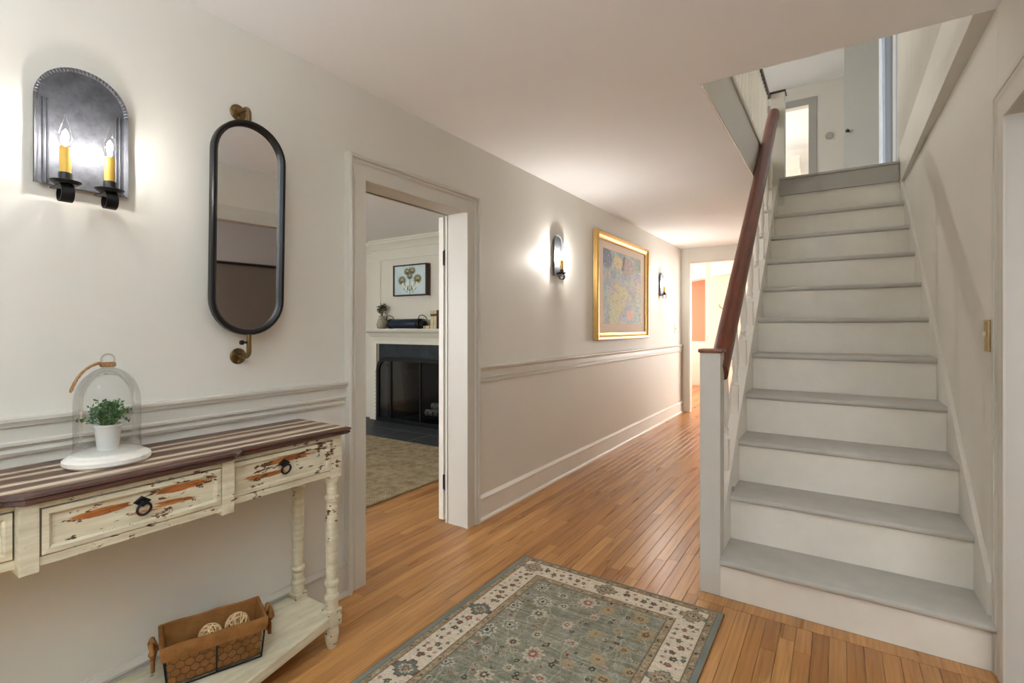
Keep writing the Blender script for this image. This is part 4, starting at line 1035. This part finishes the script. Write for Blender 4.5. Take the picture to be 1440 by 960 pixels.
# ------------------------------------------------------------------ mirror
MX, MY, MZc = -1.822, 1.008, 1.588
mw, mh = 0.124, 0.385
mr = thing('capsule_mirror', 'tall capsule mirror in a black frame on brass wall pivots', 'mirror', (LX, MY, 1.1))
def capsule(w_, h_, n=20):
    p = []
    for k in range(n + 1): a = PI * k / n; p.append((w_ * math.cos(a), h_ - w_ + w_ * math.sin(a)))
    for k in range(n + 1): a = PI + PI * k / n; p.append((w_ * math.cos(a), -(h_ - w_) + w_ * math.sin(a)))
    return p
m = MB(); rings = []
for (wo, xo) in ((-0.012, -0.014), (-0.012, 0.006), (-0.004, 0.014), (0.004, 0.015), (0.008, 0.010), (0.008, -0.012), (0.002, -0.016)):
    rings.append([(MX + xo, MY + a, MZc + b) for a, b in capsule(mw + wo, mh + wo)])
m.loft(rings, True, False, True); mo_f = m.build('frame', 'black_metal', mr, smooth=35)
MB().loft([[(MX + xo, MY + a, MZc + b) for a, b in capsule(mw - 0.010, mh - 0.010)] for xo in (-0.010, -0.004)]).build('glass', 'mirror_glass', mr)
mc = Vector((MX, MY, MZc)) - wloc(mr)
mrot = Matrix.Translation(mc) @ Matrix.Rotation(math.radians(-4.0), 4, 'Z') @ Matrix.Rotation(math.radians(1.6), 4, 'Y') @ Matrix.Translation(-mc)
for o in mr.children: o.data.transform(mrot)
for zf, s_ in ((2.035, 1), (1.115, -1)):
    f = MB().lathe([(0, LX + 0.0005), (0.030, LX + 0.0005), (0.030, LX + 0.004), (0.027, LX + 0.006), (0.012, LX + 0.007), (0.010, LX + 0.016), (0, LX + 0.016)], (0, MY, zf), 28, 'x').build('wall_flange', 'brass_old', mr, smooth=40)
    for q in range(3):
        a = q * 2.094 + 0.5
        MB().lathe([(0, LX + 0.005), (0.0035, LX + 0.005), (0.003, LX + 0.0075), (0, LX + 0.008)], (0, MY + 0.020 * math.cos(a), zf + 0.020 * math.sin(a)), 8, 'x').build('screw', 'brass', f)
    ze = MZc + s_ * (mh + 0.006)
    pts = [(LX + 0.01, MY, zf), (MX - 0.022, MY, zf)]
    for k in range(1, 6):
        a = k / 5 * PI / 2; pts.append((MX - 0.022 + 0.022 * math.sin(a), MY, zf - s_ * 0.022 * (1 - math.cos(a))))
    pts.append((MX, MY, ze))
    MB().tube(pts, 0.0085, 12).build('pivot_arm', 'brass_old', mr, smooth=50)
MB().lathe([(0, MY - 0.032), (0.008, MY - 0.032), (0.009, MY - 0.022), (0.004, MY - 0.018), (0.004, MY - 0.006), (0, MY - 0.006)], (MX, 0, 1.168), 12, 'y').build('thumb_screw', 'iron', mr, smooth=40)

# ------------------------------------------------------------------ sconces
def bulb_parts(t, c, filament, s=1.0):
    x, y, z = c
    MB().lathe([(0.0075 * s, z), (0.0125 * s, z + 0.010 * s), (0.0165 * s, z + 0.024 * s), (0.0150 * s, z + 0.040 * s), (0.0085 * s, z + 0.058 * s), (0.0035 * s, z + 0.072 * s), (0.0012 * s, z + 0.084 * s), (0, z + 0.086 * s)], (x, y, 0), 20).build('bulb', 'bulb_glass', t, smooth=70)
    MB().lathe([(0, z + 0.012 * s), (0.0045 * s, z + 0.016 * s), (0.007 * s, z + 0.026 * s), (0.005 * s, z + 0.038 * s), (0, z + 0.046 * s)], (x, y, 0), 8).build('filament', filament, t)
def drip_pan(mb, c, r):
    x, y, z = c; n = 36; rings = []
    for (rr_, zz, cr) in ((0.0, -0.001, 0), (r * 0.8, 0, 0), (r, 0.007, 1), (r * 1.03, 0.006, 1), (r * 0.8, -0.0025, 0), (0.0, -0.0025, 0)):
        rings.append([(x + (rr_ + (0.0012 * (k % 2) if cr else 0)) * math.cos(2 * PI * k / n), y + (rr_ + (0.0012 * (k % 2) if cr else 0)) * math.sin(2 * PI * k / n), z + zz) for k in range(n)])
    return mb.loft(rings, True, False)
def scroll_arm(mb, x_plate, x_c, y, z, w_=0.011):
    path = []
    path.append((x_plate, z - 0.002)); path.append((x_c - 0.010, z - 0.004))
    for k in range(13):
        a = PI / 2 - k * (1.75 * PI) / 12; r = 0.026 - 0.0006 * k
        path.append((x_c + r * math.cos(a), z - 0.028 + r * math.sin(a)))
    th = 0.0018
    rings = []
    for i, (px, pz) in enumerate(path):
        a = path[max(i - 1, 0)]; b = path[min(i + 1, len(path) - 1)]
        d = Vector((b[0] - a[0], b[1] - a[1])).normalized(); nx_, nz2 = -d.y * th, d.x * th
        rings.append([(px + nx_, y - w_, pz + nz2), (px + nx_, y + w_, pz + nz2), (px - nx_, y + w_, pz - nz2), (px - nx_, y - w_, pz - nz2)])
    return mb.loft(rings)
def sconce(name, label, yc, z0, z1, hw, xp, ys, bx, zpan, filament, group=None):
    t = thing(name, label, 'wall lamp', (LX, yc, z0), group=group)
    def outl(o, n=24):
        w_ = hw + o; p = [(yc - w_, z0 - o)]
        zs = z1 - hw * 0.98
        for k in range(n + 1): a = PI - PI * k / n; p.append((yc + w_ * math.cos(a), zs + (z1 - zs + o) * math.sin(a)))
        p.append((yc + w_, z0 - o)); return p
    bp = MB()
    bp.loft([[(x_, y_, z_) for y_, z_ in outl(o)] for o, x_ in ((-0.002, xp - 0.003), (-0.002, xp))])
    bp.build('back_plate', 'tin', t, smooth=30)
    rm = MB(); o1_, o2_ = outl(0.0), outl(-0.010 * hw / 0.108)
    nn = len(o1_)
    L = []
    for k in range(nn - 1):
        for q in range(3): L.append((k + q / 3))
    L.append(nn - 1.0001)
    def at(o, f): i = int(f); u = f - i; return (o[i][0] * (1 - u) + o[i + 1][0] * u, o[i][1] * (1 - u) + o[i + 1][1] * u)
    rings = []
    for i, f in enumerate(L):
        a = at(o1_, f); b = at(o2_, f); e = 0.0025 * (i % 2)
        rings.append([(xp - 0.004, a[0], a[1]), (xp + 0.006 + e, a[0], a[1]), (xp + 0.004 + e, (a[0] + b[0]) / 2, (a[1] + b[1]) / 2), (xp + 0.0005, b[0], b[1])])
    rm.loft(rings, True, True); rm.build('crimped_rim', 'tin', t)
    if hw > 0.08:
        for s_ in (-1, 1):
            for o in (0.020, 0.030): MB().tube([(xp, yc + s_ * (hw - o), z0 + 0.006), (xp, yc + s_ * (hw - o), z1 - hw)], 0.0032, 6).build('ridge', 'tin', t, smooth=60)
    MB().box(LX + 0.0003, xp - 0.003, yc - hw * 0.5, yc + hw * 0.5, (z0 + z1) / 2 - 0.06, (z0 + z1) / 2 + 0.03).build('wall_mount', 'iron', t)
    for y in ys:
        a = scroll_arm(MB(), xp, bx, y, zpan, 0.0145).build('scroll_arm', 'black_metal', t, smooth=30)
        drip_pan(MB(), (bx, y, zpan), 0.034).build('drip_pan', 'black_metal', t, smooth=30)
        MB().lathe([(0, zpan), (0.0155, zpan), (0.0155, zpan + 0.028), (0.0145, zpan + 0.030), (0, zpan + 0.030)], (bx, y, 0), 20).build('candle_cup', 'black_metal', t, smooth=40)
        MB().lathe([(0, zpan + 0.030), (0.0125, zpan + 0.030), (0.0128, zpan + 0.098), (0.0118, zpan + 0.101), (0, zpan + 0.101)], (bx, y, 0), 20).build('candle_sleeve', 'candle', t, smooth=40)
        bulb_parts(t, (bx, y, zpan + 0.100), filament, 1.12)
    return t
sconce('double_sconce', 'arched tin wall sconce with two candle bulbs above the console table', 0.541, 1.630, 1.985, 0.110, LX + 0.022, (0.479, 0.580), -1.800, 1.624, 'filament_a')
sconce('candle_sconce', 'single candle tin sconce between the doorway and the gold-framed painting', 3.56, 1.635, 1.965, 0.072, LX + 0.014, (3.552,), -1.848, 1.655, 'filament_b', 'single candle sconces along the hall')
sconce('candle_sconce', 'single candle tin sconce past the painting, near the end of the hall', 6.38, 1.62, 1.92, 0.072, LX + 0.014, (6.372,), -1.848, 1.64, 'filament_b', 'single candle sconces along the hall')

# ------------------------------------------------------------------ painting
PY0, PY1, PZ0, PZ1 = 4.27, 5.76, 1.10, 2.135
pt = thing('framed_painting', 'large pastel abstract painting in a wide gold frame', 'painting', (LX, (PY0 + PY1) / 2, PZ0))
fr = MB(); rings = []
for (o, x_) in ((0.0, 0.004), (0.0, 0.045), (0.010, 0.055), (0.028, 0.055), (0.036, 0.046), (0.055, 0.036), (0.070, 0.034), (0.075, 0.026), (0.075, 0.010)):
    rings.append([(LX + x_, PY0 + o, PZ0 + o), (LX + x_, PY1 - o, PZ0 + o), (LX + x_, PY1 - o, PZ1 - o), (LX + x_, PY0 + o, PZ1 - o)])
fr.loft(rings, True, False, False); fr.build('frame', 'gold', pt, smooth=25)
MB().box(LX + 0.002, LX + 0.018, PY0 + 0.07, PY1 - 0.07, PZ0 + 0.07, PZ1 - 0.07).build('mat', 'mat_board', pt)
nu, nv = 130, 150
U, V = np.meshgrid(np.linspace(0, 1, nu), np.linspace(0, 1, nv)); im = np.zeros((nv, nu, 3)) + np.array([170, 188, 190.])
for q, (col, sd) in enumerate((((186, 178, 200), 2), ((168, 206, 196), 5), ((206, 190, 186), 8), ((148, 170, 190), 13), ((200, 206, 180), 17))):
    k = np.clip((vnoise((nv, nu), (6 + q, 5 + q), sd) - 0.52) * 5, 0, 0.85)[..., None]; im = im * (1 - k) + np.array(col) * k
blob(im, U, V, 0.35, 0.3, 0.22, 0.22, (212, 206, 152), 0.3, 0.5, 1, 0.08); blob(im, U, V, 0.5, 0.45, 0.26, 0.08, (212, 206, 156), 0.3, -0.4); blob(im, U, V, 0.25, 0.12, 0.14, 0.2, (206, 208, 160), 0.3)
blob(im, U, V, 0.08, 0.88, 0.14, 0.16, (112, 126, 156), 0.2, 0.5); blob(im, U, V, 0.62, 0.83, 0.2, 0.14, (176, 160, 160), 0.2); blob(im, U, V, 0.36, 0.86, 0.12, 0.10, (224, 210, 160), 0.15)
blob(im, U, V, 0.92, 0.9, 0.12, 0.14, (132, 156, 132), 0.3); seg(im, U, V, 0.48, 0.78, 0.52, 0.94, 0.02, (96, 84, 90)); blob(im, U, V, 0.68, 0.14, 0.14, 0.1, (230, 184, 170), 0.4)
r3 = np.random.default_rng(5)
for q in range(520):
    cx_, cy_ = r3.random(2)
    if r3.random() < 0.25: cx_ = 0.8 + 0.2 * cx_
    blob(im, U, V, cx_, cy_, r3.uniform(0.006, 0.016), r3.uniform(0.005, 0.014), [(84, 88, 104), (230, 226, 220), (120, 140, 160), (226, 190, 190), (150, 110, 110)][q % 5], 0.5, r3.uniform(0, 3))
im = im * 0.72 + np.array([214, 212, 210.]) * 0.28
im += (vnoise((nv, nu), (60, 50), 91)[..., None] - 0.5) * 26
painted_grid('canvas', nu, nv, lambda u, v: np.stack([np.full_like(u, LX + 0.0187), PY0 + 0.20 + u * (PY1 - PY0 - 0.40), PZ0 + 0.155 + v * (PZ1 - PZ0 - 0.30)], -1), im, 'canvas_print', pt)

# ------------------------------------------------------------------ switches
def switch(label, plane_x, nrm, y, z, mat):
    t = thing('light_switch', label, 'switch', (plane_x, y, z))
    a, b = sorted((plane_x + nrm * 0.0004, plane_x + nrm * 0.006))
    MB().box(a, b, y - 0.035, y + 0.035, z - 0.06, z + 0.06).build('plate', mat, t, bevel=0.002)
    a, b = sorted((plane_x + nrm * 0.006, plane_x + nrm * 0.018))
    MB().box(a, b, y - 0.005, y + 0.005, z - 0.004, z + 0.016).build('toggle', 'plastic_ivory' if mat == 'brass' else mat, t, bevel=0.002)
    for s_ in (-1, 1): MB().lathe([(0, plane_x + nrm * 0.006), (0.004, plane_x + nrm * 0.006), (0.003, plane_x + nrm * 0.008), (0, plane_x + nrm * 0.008)], (0, y, z + s_ * 0.045), 8, 'x').build('screw', mat, t)
switch('brass light switch plate on the wall beside the stairs', rw(2.53) - 0.0005, -1, 2.535, 1.192, 'brass')
switch('ivory light switch near the far end of the hall', LX, 1, 7.05, 1.20, 'plastic_ivory')

# ------------------------------------------------------------------ oriental rug
RX0, RX1, RY0, RY1 = -1.398, -0.402, 0.74, 2.262
W_, L_ = RX1 - RX0, RY1 - RY0
nu, nv = 400, 610
X, Y = np.meshgrid(np.linspace(0, W_, nu), np.linspace(0, L_, nv))
TEAL = np.array([140, 138, 122.]); IV = np.array([214, 201, 180.]); TAN = np.array([160, 144, 116.]); EDGE = np.array([128, 136, 130.])
im = np.zeros((nv, nu, 3)) + TEAL
dxe = np.minimum(X, W_ - X); dye = np.minimum(Y, L_ - Y)
e0, e0y = 0.024, 0.012; B1, B2, B3 = 0.027, 0.112, 0.030
de = np.minimum(dxe - e0, dye - e0y)       # distance inside the blue edge
nz1 = vnoise((nv, nu), (14, 60), 1); nz2_ = vnoise((nv, nu), (160, 12), 2); 
im += ((nz1 - 0.5) * 20 + (nz2_ - 0.5) * 26)[..., None]
im = im + (vnoise((nv, nu), (300, 200), 6)[..., None] - 0.5) * 14
cols = {'cream': (194, 185, 164), 'red': (138, 92, 80), 'dark': (74, 70, 62), 'gold': (172, 148, 108), 'pink': (180, 150, 134), 'olive': (116, 112, 84), 'slate': (112, 118, 112), 'tan': (168, 150, 122), 'brown': (112, 88, 72)}
X0_, Y0_ = X, Y
X = X + (vnoise((nv, nu), (200, 130), 51) - 0.5) * 0.007 + (vnoise((nv, nu), (70, 46), 52) - 0.5) * 0.006; Y = Y + (vnoise((nv, nu), (200, 130), 53) - 0.5) * 0.007 + (vnoise((nv, nu), (70, 46), 54) - 0.5) * 0.006
def flower(cx, cy, R, cs, npet=8, rot=0.0, sq=1.0):
    """rosette stamped into im: outline petals, body, ring, eye"""
    x0_, x1_ = int(max(0, (cx - R * 1.5) / W_ * nu)), int(min(nu, (cx + R * 1.5) / W_ * nu + 2)); y0_, y1_ = int(max(0, (cy - R * 1.5) / L_ * nv)), int(min(nv, (cy + R * 1.5) / L_ * nv + 2))
    if x1_ <= x0_ or y1_ <= y0_: return
    xs, ys_ = X[y0_:y1_, x0_:x1_] - cx, (Y[y0_:y1_, x0_:x1_] - cy) * sq
    d = np.hypot(xs, ys_); a = np.arctan2(ys_, xs) + rot
    sub = im[y0_:y1_, x0_:x1_]
    pet = R * (0.84 + 0.16 * np.cos(npet * a))
    for fr_, col in zip((1.0, 0.72, 0.46, 0.22), cs):
        k = np.clip((pet * fr_ - d) / 0.0022 + 0.5, 0, 1)[..., None]; sub[:] = sub * (1 - k) + np.array(cols[col]) * k
def diamond(cx, cy, R, cs, asp=1.0):
    dd_ = np.abs(X - cx) / asp + np.abs(Y - cy) * asp; a = np.arctan2(Y - cy, X - cx)
    dd_ = dd_ + 0.006 * np.cos(12 * a)
    for fr_, col in zip((1.0, 0.84, 0.5, 0.34, 0.14), cs):
        k = np.clip((R * fr_ - dd_) / 0.003 + 0.5, 0, 1)[..., None]; im[:] = im * (1 - k) + np.array(cols[col]) * k
r4 = np.random.default_rng(21)
# vines in the field
for (fa, fb_, ph) in ((21, 17, 0.4), (27, 13, 2.0), (13, 25, 4.0)):
    g = np.sin(X * fa + 1.3 * np.sin(Y * fb_ + ph)) + np.sin(Y * fa * 0.9 + 1.5 * np.sin(X * fb_ * 1.1 + ph))
    gy, gx = np.gradient(g); gm = np.hypot(gx, gy) + 1e-4
    k = np.clip(1.15 - np.abs(g) / gm / 0.75, 0, 1)[..., None] * 0.75 * (vnoise((nv, nu), (40, 30), int(ph * 10)) > 0.3)[..., None]
    im = im * (1 - k) + np.array(cols['cream']) * k
fx0, fx1 = e0 + B1 + B2 + B3, W_ - (e0 + B1 + B2 + B3); fy0, fy1 = e0y + B1 + B2 + B3, L_ - (e0y + B1 + B2 + B3)
big = []
for j in range(11):
    for i in range(5):
        cx = fx0 + (i + 0.5 + 0.25 * (j % 2 * 2 - 1)) * (fx1 - fx0) / 5 + r4.uniform(-0.02, 0.02); cy = fy0 + (j + 0.5) * (fy1 - fy0) / 11 + r4.uniform(-0.02, 0.02); big.append((cx, cy))
for q, (cx, cy) in enumerate(big):
    R = r4.choice([0.024, 0.03, 0.037, 0.044])
    flower(cx, cy, R, [('cream', 'slate', 'cream', 'dark'), ('tan', 'gold', 'tan', 'red'), ('cream', 'tan', 'dark', 'cream'), ('gold', 'tan', 'brown', 'gold'), ('cream', 'pink', 'red', 'cream')][q * 7 % 5], int(r4.choice([6, 8, 10, 12])), r4.uniform(0, 3), r4.uniform(0.8, 1.3))
for q in range(420):
    cx, cy = r4.uniform(fx0, fx1), r4.uniform(fy0, fy1)
    if min(math.hypot(cx - a, cy - b) for a, b in big) < 0.042: continue
    flower(cx, cy, r4.uniform(0.006, 0.0135), [('pink', 'red', 'dark', 'dark'), ('cream', 'red', 'cream', 'dark'), ('gold', 'brown', 'gold', 'dark'), ('cream', 'olive', 'dark', 'cream'), ('dark', 'dark', 'olive', 'cream'), ('tan', 'cream', 'brown', 'red')][q % 6], int(r4.choice([4, 5, 6])), r4.uniform(0, 3), r4.uniform(0.7, 1.4))
field = im.copy()
# borders
inner3 = (de < B1 + B2 + B3); ivm = (de < B1 + B2); t1 = (de < B1); edm = de < 0
n_t = ((vnoise((nv, nu), (300, 200), 33) - 0.5) * 50)[..., None]
im = np.where(inner3[..., None], TAN + n_t, im); im = np.where(ivm[..., None], IV + n_t * 0.3, im); im = np.where(t1[..., None], TAN * 0.96 + n_t, im)
for lim in (B1, B1 + B2, B1 + B2 + B3, 0.0):
    k = np.clip(1.3 - np.abs(de - lim) / 0.0022, 0, 1)[..., None]; im = im * (1 - k) + np.array(cols['brown']) * k
def along(d_in, step):
    pts = []
    xa, xb, ya_, yb_ = e0 + d_in, W_ - e0 - d_in, e0y + d_in, L_ - e0y - d_in
    nx_ = max(1, round((xb - xa) / step)); ny_ = max(1, round((yb_ - ya_) / step))
    for i in range(nx_ + 1):
        x_ = xa + (xb - xa) * i / nx_; pts += [(x_, ya_, 0), (x_, yb_, 0)]
    for j in range(1, ny_):
        y_ = ya_ + (yb_ - ya_) * j / ny_; pts += [(xa, y_, 1), (xb, y_, 1)]
    return pts
for d_in in (B1 * 0.5, B1 + B2 + B3 * 0.5):
    for q, (x_, y_, s_) in enumerate(along(d_in, 0.034)): flower(x_, y_, 0.0085 if q % 2 else 0.0065, [('olive', 'dark', 'olive', 'dark'), ('pink', 'red', 'gold', 'red'), ('cream', 'tan', 'cream', 'tan')][q % 3], 4)
dm = B1 + B2 * 0.5
meds = along(dm, 0.405)
for q, (x_, y_, s_) in enumerate(meds): diamond(x_, y_, 0.058, ('slate', 'tan', 'brown', 'cream', 'dark') if q % 2 else ('brown', 'slate', 'cream', 'brown', 'tan'), 1.1)
for q, (x_, y_, s_) in enumerate(along(dm, 0.0405)):
    if min(math.hypot(x_ - a, y_ - b) for a, b, _ in meds) < 0.066: continue
    jx, jy = r4.uniform(-0.012, 0.012), r4.uniform(-0.012, 0.012)
    c1 = [('red', 'brown', 'pink', 'red'), ('brown', 'red', 'dark', 'tan'), ('olive', 'dark', 'olive', 'cream')][q % 3]
    flower(x_ + jx * (1 if s_ else 0.4), y_ + jy * (0.4 if s_ else 1), r4.uniform(0.011, 0.018), c1, 5, r4.uniform(0, 3))
    for sd in (-1, 1):
        ox, oy = (sd * r4.uniform(0.026, 0.04), r4.uniform(-0.015, 0.015)) if s_ else (r4.uniform(-0.015, 0.015), sd * r4.uniform(0.026, 0.04))
        flower(x_ + ox, y_ + oy, r4.uniform(0.006, 0.011), [('slate', 'dark', 'slate', 'cream'), ('pink', 'red', 'cream', 'red'), ('olive', 'olive', 'dark', 'cream')][(q + sd) % 3], 4, r4.uniform(0, 3))
X, Y = X0_, Y0_
im = im * (0.93 + 0.14 * vnoise((nv, nu), (300, 200), 71))[..., None] + (vnoise((nv, nu), (170, 8), 72)[..., None] - 0.5) * 14
im = np.where(edm[..., None], EDGE + ((nz1 - 0.5) * 14)[..., None], im)
rug = thing('oriental_rug', 'grey-green oriental rug with ivory floral border on the hall floor', 'rug', (RX0 + W_ / 2, RY0 + L_ / 2, 0))
MB().box(RX0, RX1, RY0, RY1, 0.0005, 0.008).build('backing', 'burlap', rug)
pile = painted_grid('pile', nu, nv, lambda u, v: np.stack([RX0 + u * W_, RY0 + v * L_, 0.0092 - 0.004 * np.clip(1 - np.minimum(np.minimum(u, 1 - u) * W_, np.minimum(v, 1 - v) * L_) / 0.004, 0, 1)], -1), im, 'rug_pile', rug)
